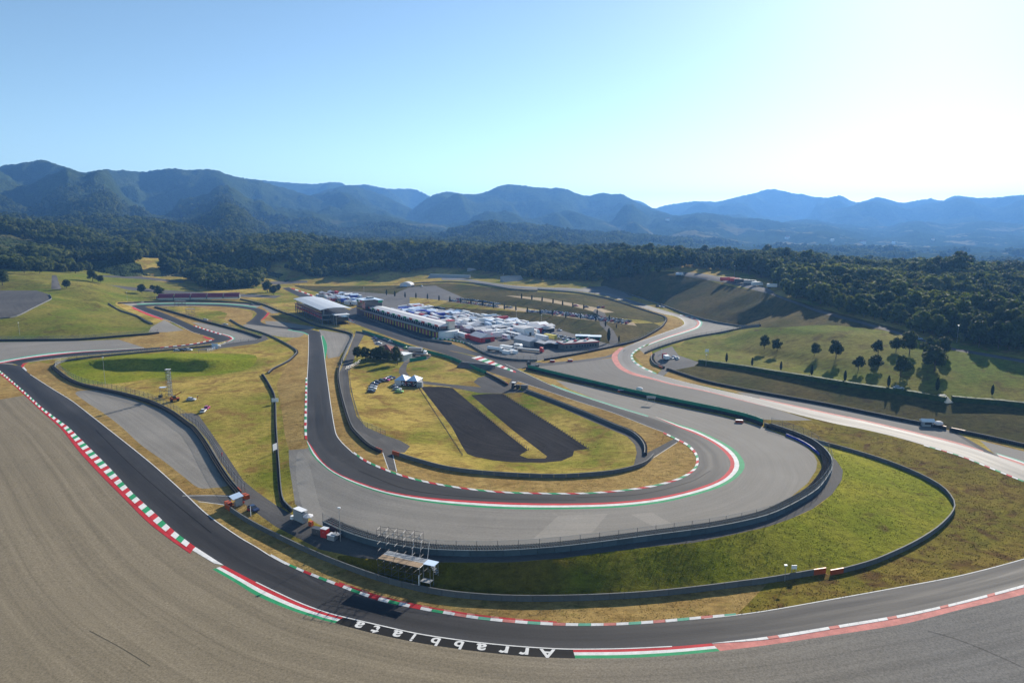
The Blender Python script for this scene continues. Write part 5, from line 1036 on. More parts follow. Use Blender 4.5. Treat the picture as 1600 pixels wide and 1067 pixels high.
b = MB(); [b.box((2+i*3.6,-.6,8.15),(2.6,.15,2.6),'glass') for i in range(int(L/3.6)-1)]; part(gs,'window_band',b)
box_part(gs,'parapet',(L/2,-.1,7.9),(L,.2,.9),'maroon')
for r in range(11):   # seat rows step down to the straight
    box_part(gs,'seat_row',(L/2,-12.5-r*1.25,7.2-r*.56),(L,1.3,.56),'grey' if r%2 else 'maroon')
b = MB(); b.add([(0-.1,-12,7.2),(-.1,-26.5,1.0),(-.1,-26.5,-.3),(-.1,-12,5.8),(.5,-12,7.2),(.5,-26.5,1.0),(.5,-26.5,-.3),(.5,-12,5.8)],[(0,1,2,3),(7,6,5,4),(0,4,5,1),(3,2,6,7),(1,5,6,2),(0,3,7,4)],'whitepanel'); part(gs,'end_stringer',b)
b = MB()
for x in (.3,L*.25,L*.5,L*.75,L-.3):
    for s_ in (-1,1): b.bar((x,-10,-.4),(x,-10+s_*3.2,7.6),.35,'concrete',6)
part(gs,'slanted_pillar',b)
b = MB()
for x in np.linspace(1,L-1,10): b.bar((x,-2,8),(x,-2.5,13.2),.22,'steel',5).bar((x,-13,8),(x,-6,13.4),.2,'steel',5)
part(gs,'roof_mast',b)
npl = 9; 
for i in range(npl):  # roof plates, curved across
    x0,x1 = i*L/npl+.06,(i+1)*L/npl-.06; V=[]; cs_ = [(1.0,12.6),(-5,13.7),(-12,14.0),(-19,13.4),(-25,12.2)]
    for x in (x0-1,x1-1):
        for y,z in cs_: V += [(x,y,z),(x,y,z-.35)]
    n=10; Fc = []
    for j in range(4): Fc += [(2*j,2*j+2,n+2*j+2,n+2*j),(2*j+1,n+2*j+1,n+2*j+3,2*j+3)]
    Fc += [(0,n,n+1,1),(8,9,n+9,n+8)]+[(2*j,2*j+1,2*j+3,2*j+2) for j in range(4)]+[(n+2*j,n+2*j+2,n+2*j+3,n+2*j+1) for j in range(4)]
    mesh_obj('roof_plate',V,Fc,'roofmetal',gs)
box_part(gs,'end_canopy',(-6,-14,8.6),(10,12,.4),'whitepanel',taper=.97)
b = MB(); [b.bar((x,y,-.3),(x,y,8.6),.18,'steel',5) for x in (-10,-3) for y in (-9,-19)]; part(gs,'canopy_post',b)
box_part(gs,'end_cabin',(-5.5,-14,3.6),(8,10,3.4),'glass')
# pit building: x runs back along the pit lane, -y away from it
o_, rz, L = frame_at(G(684,528.2), G(566,493.0)); PB_L = L; PB_RZ = rz; PB_O = o_
pb = empty('pit_building', o_, rz, 'long low pit building with yellow pillars and red, white and green roof panels', 'pit building')
box_part(pb,'garage_wall',(L/2,-9.3,-.3),(L,18,4.6),'maroon')
nb = 26
for i in range(nb):
    x = 1.5+i*(L-3)/nb
    box_part(pb,'pillar',(x,-.05,-.3),(.9,.7,4.5),'yellow'); box_part(pb,'garage_door',(x+(L-3)/nb/2,-.24,0),((L-3)/nb-1.6,.14,3.5),'blackm' if i%4==1 else 'maroon')
box_part(pb,'terrace_slab',(L/2+.2,-8.2,4.3),(L+1.5,20.4,.6),'concrete')
box_part(pb,'terrace_rail',(L/2,1.75,4.9),(L,.1,1.0),'grey')
box_part(pb,'upper_wall',(L/2,-10,4.9),(L-6,12,2.9),'glass')
b = MB(); b.add([(2,-2.0,7.9),(L-2,-2.0,7.9),(L-2,-9,9.1),(2,-9,9.1),(2,-17,7.9),(L-2,-17,7.9),(2,-2,7.6),(L-2,-2,7.6),(2,-17,7.6),(L-2,-17,7.6)],[(0,1,2,3),(3,2,5,4),(6,8,9,7),(0,6,7,1),(4,5,9,8),(0,3,4,8,6),(1,7,9,5,2)],'canvas'); part(pb,'roof',b)
ncol = 26
for i in range(ncol):
    x0 = 3+i*(L-6)/ncol; box_part(pb,'fascia_panel',(x0+(L-6)/ncol/2,-1.9,7.5),((L-6)/ncol-.1,.2,1.3),['redplastic','whitepanel','greenp','whitepanel'][i%4])
b = MB(); [b.box((4+i*4.0,-3.9,5.0),(.25,.2,2.6),'whitepanel') for i in range(int((L-8)/4))]; part(pb,'mullion',b)
b = MB(); n=10
V = [(0,-1.5,0)]
for z in (-.3,4.9):
    for j in range(n+1): a = -math.pi/2+math.pi*j/n; V.append((.5-7*math.cos(a),-8.6+8.2*math.sin(a),z))
b.add(V[1:],[(j,j+1,n+2+j,n+1+j) for j in range(n)]+[tuple(range(n+1,2*n+2))],'whitepanel'); part(pb,'rounded_end',b)
box_part(pb,'stair_core',(3.2,-12,4.9),(4.5,5,6.2),'plaster'); box_part(pb,'stair_core_cap',(3.2,-12,11.1),(4.9,5.4,.5),'redplastic')
ct = empty('control_tower', o_+Vector((math.cos(rz)*(L+2)+math.sin(rz)*8,math.sin(rz)*(L+2)-math.cos(rz)*8,0)), rz, 'dark glass race control tower with green, white and red fascia', 'tower')
box_part(ct,'tower_base',(0,0,-.3),(22,16,8),'darksteel'); box_part(ct,'glass_storey',(0,0,7.7),(21,15,4.0),'glass'); box_part(ct,'glass_front',(-9,3,5),(7,12,9.0),'glass')
for i,c_ in enumerate(['greenp','whitepanel','redplastic','whitepanel','greenp']): box_part(ct,'fascia_panel',(8.8-i*4.4,7.75,11.6),(4.3,.3,1.9),c_)
box_part(ct,'side_fascia',(-11.2,0,11.6),(.3,15.4,1.9),'greenp'); box_part(ct,'roof',(0,0,13.5),(24,17,.5),'bluewhite'); box_part(ct,'roof_plant',(4,-2,14),(6,5,1.6),'grey')
b = MB(); [b.box((9-i*3,7.62,8),(.2,.15,3.4),'steel') for i in range(7)]; part(ct,'mullion',b)
box_part(ct,'stripe_board',(3,8.1,5.4),(13,.2,.9),'yellow')
# footbridge between grandstand and tower is hidden; red-roofed house
def rot_xy(v, a): return (v[0]*math.cos(a)-v[1]*math.sin(a), v[0]*math.sin(a)+v[1]*math.cos(a))
hs_ = empty('house', G(594,561), math.radians(-28), 'cream house with a dark red hipped roof behind dark trees', 'house')
box_part(hs_,'wall',(0,6,-.5),(17,10,5),'plaster'); part(hs_,'roof',MB().hip((0,6,4.5),(18.6,11.6),3.6,'roofred'))
for x in (-6,-2,2.5,6.5): box_part(box_part(hs_,'window',(x,.95,1.3),(1.3,.12,1.4),'glass'),'sill',(x,.9,1.2),(1.5,.3,.1),'concrete')
box_part(box_part(hs_,'door',(4.4,.95,0),(1.1,.12,2.2),'wood'),'handle',(4.75,.86,1.0),(.12,.06,.06),'steel')
box_part(hs_,'annex_wall',(12.5,6,-.5),(8,8,3.8),'plaster'); box_part(hs_,'annex_roof',(12.5,6,3.3),(8.8,8.8,.35),'whitepanel')
# event tent on the infield
te = empty('event_tent', G(634,603.5), math.radians(-14), 'pale blue twin-peaked tent with a printed dark front on the infield', 'tent')
for x in (-3.2,3.2): part(te,'roof_peak',MB().hip((x,4,2.9),(6.3,8.2),2.3,'bluewhite'))
box_part(te,'side_wall',(0,4,-.2),(12.2,7.6,3.1),'canvas'); box_part(te,'front_wall',(1.8,0.0,-.2),(8.4,.2,3.1),'blackm'); box_part(te,'grey_wall',(7.4,.9,-.2),(2.8,2.0,2.8),'grey')
b = MB(); g = random.Random(4)
for i in range(26): b.box((-2.0+g.uniform(0,7.4),-.13,.35+g.uniform(0,2.0)),(g.uniform(.3,.9),.03,g.uniform(.15,.5)),g.choice(['whitepanel','whitepanel','redplastic','bluewhite']))
part(te,'printed_patch',b)
for x in (-6.2,6.2):
    for y in (.2,7.8): box_part(te,'pole',(x,y,-.2),(.12,.12,3.1),'steel')
mq = empty('marquee', G(635,447.5), math.radians(-10), 'white domed marquee on the yard above the paddock', 'marquee')
b = MB(); pr = [(-7,0),(-7,2.6),(-5,4.2),(-2,5.2),(0,5.5),(2,5.2),(5,4.2),(7,2.6),(7,0)]; b.prism(pr,-4,9,'canvas'); part(mq,'shell',b); box_part(mq,'door_panel',(0,-4.06,0),(4,.1,2.6),'bluewhite')
# maroon stand at the far left
o_, rz, L = frame_at(G(245,468.3), G(374,468.8))
ms_ = empty('seat_stand', o_, rz, 'long maroon seating stand in five blocks behind the far left bend', 'stand')
for s_ in range(5):
    x0 = s_*L/5; w_ = L/5-1.0; b = MB()
    for r in range(7): b.box((x0+w_/2+.5,r*.8,1.6+r*.55),(w_,.8,.55),'maroon')
    part(ms_,'seat_block',b); box_part(ms_,'understructure',(x0+w_/2+.5,2.6,-.5),(w_,5,2.0),'plaster')
for s_ in range(6): box_part(ms_,'stair',(max(.1,min(L-.1,s_*L/5)),2.8,.2),(.7,5.8,3.4),'concrete')
box_part(ms_,'back_rail',(L/2,5.7,4.6),(L,.1,1.1),'steel')
for i,(a,c,lab_,nr) in enumerate([((668,434.5),(731,434.8),'pale empty seating stand beside the far track',7),((787,441),(820,437),'grey raked stand at the front of the wood',9),((730,424),(758,421),'small grey stand on the bank at the front of the wood',5)]):
    o_, rz, L = frame_at(G(*a), G(*c)); st = empty('bleacher_stand', o_, rz, lab_, 'stand')
    for r in range(nr): box_part(st,'tier',(L/2,r*1.1,-.6),(L,1.1,1.2+r*.55),'grey')
    box_part(st,'back_rail',(L/2,nr*1.1,-.6),(L,.12,2.0+nr*.55),'steel')
# low flat building at the paddock corner
o_, rz, L = frame_at(G(880,547.5), G(936,543.5))
lb = empty('flat_roofed_block', o_, rz, 'low grey flat-roofed block with red trim at the paddock corner', 'building')
box_part(lb,'wall',(L*.5,5.2,-.4),(L,10,4.2),'concrete'); box_part(lb,'wing_wall',(L*.16,2.2,-.4),(L*.3,6.0,4.15),'concrete'); box_part(lb,'roof_trim',(L/2,5.2,3.8),(L+.5,10.4,.5),'redplastic'); box_part(lb,'roof_surface',(L/2,5.2,4.3),(L-.4,9.4,.12),'grey')
for i in range(8): box_part(lb,'window',(L*.38+i*L*.075,.14,1.5),(1.0,.12,1.2),'glass')
for i in range(2): box_part(lb,'window',(L*.08+i*3,-.85,1.4),(1.0,.12,1.4),'glass')
for i in range(9): box_part(lb,'roof_unit',(L*.12+i*L*.095,4.2+3*(i%3)*.9,4.4),(1.6,1.4,1.0),['grey','greenscreen','whitepanel','redplastic'][i%4])
for i,(x,y,w_,l_,lab_) in enumerate([(910,531.5,9,6,'dark shelter with a pale roof, left of a pair above the flat block'),(929,532.5,8,6,'dark shelter with a pale roof, right of a pair above the flat block')]):
    sh = empty('shelter', G(x,y), math.radians(-8), lab_, 'shelter'); box_part(sh,'wall',(0,3,-.3),(w_,l_,3.0),'greenscreen'); box_part(sh,'roof',(0,3,2.7),(w_+1.2,l_+1.2,.35),'bluewhite')
    for s_ in (-1,1): box_part(sh,'opening',(s_*w_*.22,-.02,.2),(w_*.34,.1,2.0),'blackm')
# houses of the far valley and farms on the hills
hx = [(1385,412,3),(1396,411,2.4),(1431,411,3),(1448,413,2),(1476,414,3.5),(1490,413,3.2),(1500,413.5,2.2),(1512,416,4),(1527,414,2.5),(1540,414,3.2),(1548,415,2.6),(1348,379,2.2),(1300,376,1.6),(1230,372,1.8),(1396,380,1.4),(1458,374,1.3),(60,346,2.0),(74,345,1.5),(945,375,1.8),(1043,343,1.6)]
for i,(x,y,s_) in enumerate(hx):
    R = rays([(x,y)])[0]; R = R/R[1]; ys = np.arange(1100,7000,12.0); zz = CH+R[2]*ys; hh = Hfar(R[0]*ys,ys)+6; kx = int(np.argmax(zz<hh)) if (zz<hh).any() else 100
    yy = ys[kx]; fhh = empty('far_house',(R[0]*yy,yy,float(Hfar(R[0]*yy,yy))+4),random.uniform(-.5,.5),['pale house in the far valley','white farmhouse on the distant hills'][i>=11]+f', {nth(i if i<11 else i-11)} in a scattered line','house','houses far away')
    w_ = s_*yy/F*2.0; box_part(fhh,'wall',(0,0,-6),(w_*1.7,w_,6+w_*.55),'whitepanel' if i%3 else 'plaster'); part(fhh,'roof',MB().gable((0,0,w_*.55),(w_*1.8,w_*1.1),w_*.3,'roofred' if i%2 else 'whitepanel'))
    for k in (-1,0,1): box_part(fhh,'window',(k*w_*.5,-w_*.51,w_*.12),(w_*.2,.1,w_*.22),'glass')
# ------------------------------------------------------------------ vehicles
CARC = {'white':(.72,.73,.74),'silver':(.45,.47,.50),'black':(.02,.02,.024),'grey':(.16,.17,.18),'blue':(.03,.07,.26),'red':(.42,.02,.03),'pale blue':(.30,.42,.58),'green':(.28,.52,.12),'magenta':(.42,.03,.20),'dark blue':(.02,.03,.08)}
for k_,c_ in CARC.items(): MT['car_'+k_] = plain('car_paint_'+k_.replace(' ','_'),c_,.28,.06,.5,spec=.6)
def car_shapes(col):
    cb = 'car_'+col; body = MB(); pr = [(-2.12,.30),(-2.16,.62),(-2.05,.88),(-1.2,.96),(.85,.95),(1.75,.84),(2.08,.68),(2.14,.42),(2.1,.30)]
    body.prism(pr,-.87,.87,cb); body.add([(-1.30,-.62,1.44),(.15,-.62,1.46),(.15,.62,1.46),(-1.30,.62,1.44),(-1.30,-.62,1.50),(.10,-.62,1.52),(.10,.62,1.52),(-1.30,.62,1.50)],[(4,5,6,7),(0,1,5,4),(1,2,6,5),(2,3,7,6),(3,0,4,7)],cb)
    win = MB(); win.add([(-1.95,-.78,.95),(.98,-.78,.95),(.98,.78,.95),(-1.95,.78,.95),(-1.34,-.64,1.45),(.18,-.64,1.46),(.18,.64,1.46),(-1.34,.64,1.45)],[(0,1,5,4),(1,2,6,5),(2,3,7,6),(3,0,4,7)],'glass')
    wh = MB(); n=9; V=[(math.cos(2*math.pi*i/n)*.33,y,.33+math.sin(2*math.pi*i/n)*.33) for y in (-.11,.11) for i in range(n)]
    wh.add(V,[tuple(range(n)),tuple(range(n,2*n))[::-1]]+[(i,n+i,n+(i+1)%n,(i+1)%n) for i in range(n)],'tyre')
    return body,win,wh
CM = {}
def car_meshes(col):
    if col not in CM:
        out = []
        b,w_,wh = car_shapes(col)
        for nm,m_ in (('body',b),('window',w_),('wheel',wh)): o = m_.build(nm); out.append(o.data); bpy.data.objects.remove(o)
        one = MB()
        for m_ in (b,w_):
            one.add(m_.V,m_.F,m_.mats[0]) if len(m_.mats)==1 else None
        for x in (-1.35,1.3):
            for y in (-.8,.8): one.add([(v[0]+x,v[1]+y,v[2]) for v in wh.V],wh.F,'tyre')
        o = one.build('car'); out.append(o.data); bpy.data.objects.remove(o); CM[col] = out
    return CM[col]
def car(px, py, col, rz, label, group=None, full=True, sc=1.0, pos=None):
    p = pos if pos is not None else G(px,py); m_ = car_meshes(col)
    if not full:
        o = bpy.data.objects.new('parked_car',m_[3]); COL.objects.link(o); o.location = p; o.rotation_euler = (0,0,rz); o.scale=(sc,)*3; return props(o,label,'car',group)
    e = empty('parked_car',p,rz,label,'car',group); e.scale = (sc,)*3
    child('body',m_[0],e,(0,0,0)); child('window',m_[1],e,(0,0,0))
    for x in (-1.35,1.3):
        for y in (-.8,.8): child('rim',RIM,child('wheel',m_[2],e,(x,y,0)),(0,.115 if y>0 else -.115,.33))
    return e
_r = MB().bar((0,-.02,0),(0,.02,0),.2,'steel',8).build('rim'); RIM = _r.data; bpy.data.objects.remove(_r)
def wheels(e, xs, y, r=.5):
    b = MB(); n=9; V=[(math.cos(2*math.pi*i/n)*r,q,r+math.sin(2*math.pi*i/n)*r) for q in (-.15,.15) for i in range(n)]
    b.add(V,[tuple(range(n)),tuple(range(n,2*n))[::-1]]+[(i,n+i,n+(i+1)%n,(i+1)%n) for i in range(n)],'tyre'); o = b.build('wheel'); me = o.data; bpy.data.objects.remove(o)
    for x in xs:
        for s_ in (-1,1): child('wheel',me,e,(x,s_*y,0))
def truck(p, rz, label, box='whitepanel', cab='whitepanel', L=12.0, group=None, name='truck', cab_on=True, hh=3.2):
    e = empty(name,p,rz,label,'truck' if cab_on else 'trailer',group)
    box_part(e,'cargo_box',(0,0,.95),(L,2.5,hh),box); box_part(e,'chassis',(.5,0,.6),(L+1,1.4,.34),'blackm')
    if cab_on:
        b = MB(); b.prism([(L/2+.25,.5),(L/2+.25,3.5),(L/2+1.7,3.3),(L/2+2.3,2.1),(L/2+2.4,.5)],-1.2,1.2,cab); part(e,'cab',b); box_part(e,'windscreen',(L/2+2.12,0,2.15),(.2,2.1,.95),'glass'); wheels(e,[L/2+1.3],1.05)
    wheels(e,[-L/2+1.2,-L/2+2.5],1.05); return e
def tanker(p, rz, label):
    e = empty('tanker_truck',p,rz,label,'truck'); b = MB(); n=10; V=[(x,math.cos(2*math.pi*i/n)*1.15,2.05+math.sin(2*math.pi*i/n)*1.05) for x in (-5,5) for i in range(n)]
    b.add(V,[tuple(range(n))[::-1],tuple(range(n,2*n))]+[(i,(i+1)%n,n+(i+1)%n,n+i) for i in range(n)],'whitepanel'); part(e,'tank',b); box_part(e,'chassis',(.8,0,.6),(12,1.3,.35),'blackm'); b = MB(); b.prism([(5.4,.5),(5.4,3.3),(6.8,3.1),(7.4,2.0),(7.5,.5)],-1.2,1.2,'whitepanel'); part(e,'cab',b); box_part(e,'windscreen',(7.2,0,2.1),(.2,2.1,.8),'glass'); wheels(e,[-4,-2.8,6.4],1.05); return e
def motorhome(p, rz, label, col='whitepanel', group=None, L=8.0):
    e = empty('motorhome',p,rz,label,'motorhome',group); b = MB(); b.prism([(-L/2,.5),(-L/2,3.3),(L/2-1,3.35),(L/2-.3,2.6),(L/2,1.3),(L/2,.5)],-1.2,1.2,col); part(e,'body',b)
    box_part(e,'window_band',(-.3,0,1.9),(L*.72,2.46,.7),'glass'); wheels(e,[-L/2+1.8,L/2-1.4],1.0,.42); return e
def tent(p, rz, label, L, W, col='canvas', wall='canvas', group=None, h=3.0, rh=1.7):
    e = empty('paddock_tent',p,rz,label,'tent',group); box_part(e,'wall',(0,0,-.2),(L,W,h+.2),wall); part(e,'roof',MB().gable((0,0,h),(L,W),rh,col,over=.35)); box_part(e,'entrance',(L/2+.02,0,0),(.1,W*.4,2.3),'blackm'); return e
pdir = math.atan2((G(800,540)-G(610,489)).y,(G(800,540)-G(610,489)).x)
g = random.Random(21)
def unit(p, rz, where, group):
    r = g.random()
    if r < .40:
        c_ = g.choice(['canvas','canvas','canvas','whitepanel','bluewhite']); w_ = g.choice(['canvas','canvas','bluebanner','blackm','redplastic','grey']); nm = {'canvas':'white','whitepanel':'white','bluewhite':'pale blue'}[c_]; wn = {'canvas':'white','bluebanner':'blue','blackm':'black','redplastic':'red','grey':'grey'}[w_]
        return tent(p,rz+g.choice([0,math.pi/2]),f'{nm} awning with {wn} sides, {where}',g.uniform(6.5,9.5),g.uniform(5.5,9),c_,w_,group,g.uniform(2.4,3.2),g.uniform(.8,1.6))
    if r < .78:
        c_ = g.choice(['whitepanel']*6+['redplastic','bluebanner','blackm','bluewhite','grey']); cn = {'whitepanel':'white','redplastic':'red','bluebanner':'blue','blackm':'black','bluewhite':'pale blue','grey':'grey'}[c_]; cab = g.random() < .45
        return truck(p,rz+g.choice([0,math.pi,math.pi/2]),f'{cn} race {"truck" if cab else "trailer"}, {where}',c_,g.choice(['whitepanel','blackm','redplastic']),g.uniform(7.5,12),group,'race_truck' if cab else 'race_trailer',cab,g.uniform(2.9,3.4))
    return motorhome(p,rz+g.choice([0,math.pi]),f'white motorhome, {where}','whitepanel',group,g.uniform(7,10))
A0,A1,B0,B1 = (614,487.5),(800,533.5),(648,480.5),(884,517)
ROWN = ['paddock row nearest pit building','second paddock row from pit building','third paddock row from pit building','fourth paddock row from pit building','fifth paddock row from pit building','paddock row under the terrace bank']
for r in range(6):
    t_ = (r+.1)/5.2; a = (A0[0]*(1-t_)+B0[0]*t_,A0[1]*(1-t_)+B0[1]*t_); c = (A1[0]*(1-t_)+B1[0]*t_,A1[1]*(1-t_)+B1[1]*t_)
    P = resample(path([a,c],6),seg=8.6 if r%2 else 9.2)[:-1]
    for i,p in enumerate(P):
        if g.random() < .05: continue
        q = Vector(p)+Vector((g.uniform(-1,1),g.uniform(-1,1),0)); q.z = Hs(q.x,q.y); unit(q,pdir+math.radians(g.uniform(-4,4)),f'{nth(i)} from left, {ROWN[r]}','vehicles and tents packed in the paddock')
for r,(a,c) in enumerate([((497,464.5),(562,479)),((505,461.5),(570,475)),((518,459.5),(572,467))]):
    P = resample(path([a,c],6),seg=12)[:-1]
    for i,p in enumerate(P): unit(Vector(p),pdir+g.uniform(-.1,.1),f'{nth(i)} from left, {["near","middle","back"][r]} row behind the grandstand','vehicles behind the grandstand')
for k in range(46):
    s_,t_ = g.random(),g.random(); x = (A0[0]*(1-t_)+B0[0]*t_)*(1-s_)+(A1[0]*(1-t_)+B1[0]*t_)*s_; y = (A0[1]*(1-t_)+B0[1]*t_)*(1-s_)+(A1[1]*(1-t_)+B1[1]*t_)*s_; c_ = g.choice(['black','silver','white','blue','grey','red'])
    car(x,y,c_,pdir+g.choice([0,1.57]),f'{c_} car squeezed between the paddock trucks','cars among the paddock trucks',False)
# larger pieces at the near end of the paddock
def pt(px,py): return G(px,py)
tent(pt(753,532),pdir,'white marquee on a red base at the near corner of the paddock',16,11,'canvas','redplastic',None,3.4,2.2)
truck(pt(722,527.5),pdir,'white trailer with red skirt beside the rounded end of the pit building','whitepanel','redplastic',12,None,'race_trailer',False,2.6)
truck(pt(737,530),pdir+1.4,'red trailer next to the white marquee','redplastic','redplastic',9,None,'race_trailer',False,2.8)
tanker(pt(772,549),pdir+.35,'white tanker truck by the paddock fence at the pit exit'); truck(pt(790,547.5),pdir+.3,'white lorry behind the tanker at the paddock fence','whitepanel','whitepanel',8,None,'truck',True,2.4)
truck(pt(826,549),pdir+.5,'long grey flatbed with red rails near the paddock gate','grey','redplastic',16,None,'flatbed_truck',True,.8)
for i,(x,y) in enumerate([(791,552.5),(803,552)]):
    e = empty('white_container',pt(x,y),pdir+.35,f'low white container, {["left","right"][i]} of two by the paddock fence','container'); box_part(e,'shell',(0,0,0),(5,2.2,1.8),'whitepanel'); box_part(e,'lid',(0,0,1.8),(5.2,2.4,.2),'whitepanel')
motorhome(pt(810,545),pdir+.4,'white van on the open yard near the paddock gate','whitepanel',None,5.5)
tent(pt(825,538),pdir+.1,'large white tent with grey sides right of the paddock rows',17,11,'canvas','grey',None,3.6,2.0); tent(pt(845,541.5),pdir+.05,'white-roofed hospitality tent with black front near the flat block',15,6,'canvas','blackm',None,3.2,.8); tent(pt(866,542),pdir+.05,'smaller black-fronted tent left of the flat block',11,6,'canvas','blackm',None,3.0,.8)
tent(pt(818,522.5),pdir+.06,'big white hospitality building with dark windows in the paddock',14,9,'canvas','whitepanel',None,5.5,.5); tent(pt(840,517),pdir,'long white hospitality awning with red end by the terrace bank',18,12,'canvas','redplastic',None,3.6,1.6)
truck(pt(860,530.5),pdir+.1,'yellow and white trailer right of the paddock rows','yellow','whitepanel',11,None,'race_trailer',False,2.8); truck(pt(846,532),pdir+.1,'white trailer behind the yellow one','whitepanel','whitepanel',12,None,'race_trailer',False,3.0)
for i in range(16):
    x,y = 852+i*3.2, 521+i*.75+(i%2)*3.5; car(x,y,g.choice(['black','blue','silver','grey','white']),pdir+math.pi/2*g.choice([0,1]),f'small car, {nth(i)} from the left in the strip above the flat block','cars above the flat block',False)
# cars on the terraces
def row_cars(pts, seg, where, group, skip=.1, rot=math.pi/2, cols=('white','silver','black','blue','grey','pale blue','white','dark blue','silver','red')):
    P = resample(path(pts,4),seg=seg); k=0
    for i in range(len(P)-1):
        if g.random() < skip: continue
        d = P[i+1]-P[i]; c_ = g.choice(cols); q = Vector(P[i])+Vector((g.uniform(-.3,.3),g.uniform(-.5,.5),0)); q.z = Hs(q.x,q.y)
        car(0,0,c_,math.atan2(d[1],d[0])+rot+math.radians(g.uniform(-6,6)),f'{c_} car, {nth(k)} from left {where}',group,False,1.05,q); k += 1
row_cars([(704,470.5),(740,475),(780,480.5)],3.4,'in front row, left half of lower terrace','cars on the lower terrace'); row_cars([(712,468),(745,470.5),(785,477)],3.4,'in back row, left half of lower terrace','cars on the lower terrace',.2)
row_cars([(826,487),(860,490.5),(900,495),(935,500),(985,506)],3.0,'in front row, right half of lower terrace','cars on the lower terrace',.06); row_cars([(845,486.8),(880,490),(915,494.5),(990,503.5)],3.0,'in back row, right half of lower terrace','cars on the lower terrace',.1)
row_cars([(855,488.6),(890,492.3),(930,497.5),(975,504)],3.6,'in middle row, right half of lower terrace','cars on the lower terrace',.15,0)
row_cars([(782,479.5),(800,481.5),(822,484)],4.6,'between the two groups on the lower terrace','cars on the lower terrace',.3)
row_cars([(900,478.5),(925,481.5),(948,481)],6,'at the right end of the upper terrace','cars on the upper terrace',.2,.2)
row_cars([(640,447.8),(652,448),(668,447)],6,'beside the domed marquee','cars by the marquee',.1)
row_cars([(1028,479.2),(1042,481.5)],5,'behind the wall at the far right bend','cars at the far right bend',0,0)
# infield cars by the event tent, parking by the house, singles
yaw = math.radians
for i,(x,y,c_,a,l_) in enumerate([(580,613,'black',5,'dark car nearest the camera in the left line by the event tent'),(582,609,'white',5,'white car second in the left line by the event tent'),(583,605.5,'silver',0,'silver car third in the left line by the event tent'),(585,601.5,'dark blue',-10,'dark blue car fourth in the left line by the event tent'),(590,598.5,'black',-25,'black car at the bend of the line by the event tent'),(597,596,'black',-30,'low black car in the upper line by the event tent'),(603,595,'magenta',-10,'purple-red car in the upper line by the event tent'),(608,593,'white',20,'white car in the upper line by the event tent'),(612,591.5,'blue',20,'blue car next to the event tent'),(618,605.5,'grey',-5,'grey car in the right line just below the event tent'),(621,609,'silver',-8,'silver car in the middle of the right line below the event tent'),(624,613,'green',-6,'bright green car at the front of the right line below the event tent')]): car(x,y,c_,yaw(a),l_,'cars by the event tent')
for i,(x,y,c_,a,l_) in enumerate([(586,529,'blue',-60,'blue car at the top of the yard by the straight'),(589,532,'dark blue',-60,'dark blue car second in the yard line'),(592,537.5,'white',-10,'white car at the front of the yard line'),(603,531,'silver',-40,'silver car by the screen fence, left of two'),(611,534.5,'white',-30,'white car by the screen fence, right of two'),(635,545,'green',-10,'pale green van-like car in the yard'),(650,546,'grey',-20,'grey car near the yard corner')]): car(x,y,c_,yaw(a),l_,'cars in the yard beside the straight')
truck(pt(649,550.5),yaw(-12),'grey box trailer in the yard beside the straight','grey','whitepanel',9,None,'trailer',False,2.2); truck(pt(652,556),yaw(-8),'flatbed recovery truck in the yard beside the straight','blackm','whitepanel',8,None,'recovery_truck',True,.6); truck(pt(665,558),yaw(-14),'wooden-sided trailer at the corner of the yard','wood','wood',6,None,'trailer',False,.8)
gsn = empty('green_screen',pt(640,565.5),0,'low green screen at the near corner of the yard','screen'); o_,rz_,L_ = frame_at(pt(640,565.5),pt(667,561)); gsn.location=o_; gsn.rotation_euler=(0,0,rz_); [box_part(gsn,'panel',(1.2+i*2.4,0,-.2),(2.35,.12,2.2),'greenscreen') for i in range(int(L_/2.4))]
car(299,625.5,'silver',yaw(0),'silver hatchback on the grass beside the telehandler'); car(318,643.5,'white',yaw(97),'white car seen from behind near the left service road'); car(323.5,638.5,'magenta',yaw(97),'magenta car in front of the white one near the left service road')
for i,(x,y,c_) in enumerate([(277,548.8,'silver'),(286,548.3,'black'),(295,547.8,'white')]): car(x,y,c_,yaw(2),f'{c_} car, {ORD[i]} of three parked behind the left wall','three cars behind the left wall')
car(321,500.5,'silver',yaw(-10),'silver car on the inner grass of the upper left loop'); car(352,508,'white',yaw(15),'white car by the tyre wall of the upper left loop'); car(394,476.5,'black',yaw(-10),'black car behind the far left wall'); car(1404,607.5,'white',yaw(-10),'white car on the lane above the hedge'); car(1435,530.5,'pale blue',yaw(-25),'pale car on the hillside lane')
car(1059,561,'white',yaw(70),'white and red car in the service yard at the right bend'); car(1047,561,'silver',yaw(-20),'silver pickup in the service yard at the right bend'); car(1054,560,'pale blue',yaw(-35),'pale van in the middle of the service yard')
truck(pt(1041,562.5),yaw(95),'small red and white truck in the service yard at the right bend','whitepanel','redplastic',5,None,'truck',True,2.0)
for i,(x,y,c_,L_) in enumerate([(1137,439.5,'redplastic',14),(1148,441,'redplastic',8),(1158,442.5,'blackm',12),(1170,444,'grey',9),(1181,447,'whitepanel',8)]): truck(pt(x,y),yaw(-12 if i<4 else 15),f'{ {"redplastic":"red","blackm":"dark","grey":"grey","whitepanel":"white"}[c_]} truck, {ORD[i]} from the left on the ridge road',c_,'whitepanel',L_,'trucks on the ridge road','truck',True,2.8)
truck(pt(1060,431),yaw(10),'small pale van alone at the left end of the ridge road','bluewhite','whitepanel',5,None,'van',True,2.2); truck(pt(1206,450),yaw(-10),'white trailer at the right end of the ridge road by the trees','whitepanel','whitepanel',8,None,'trailer',False,2.6)
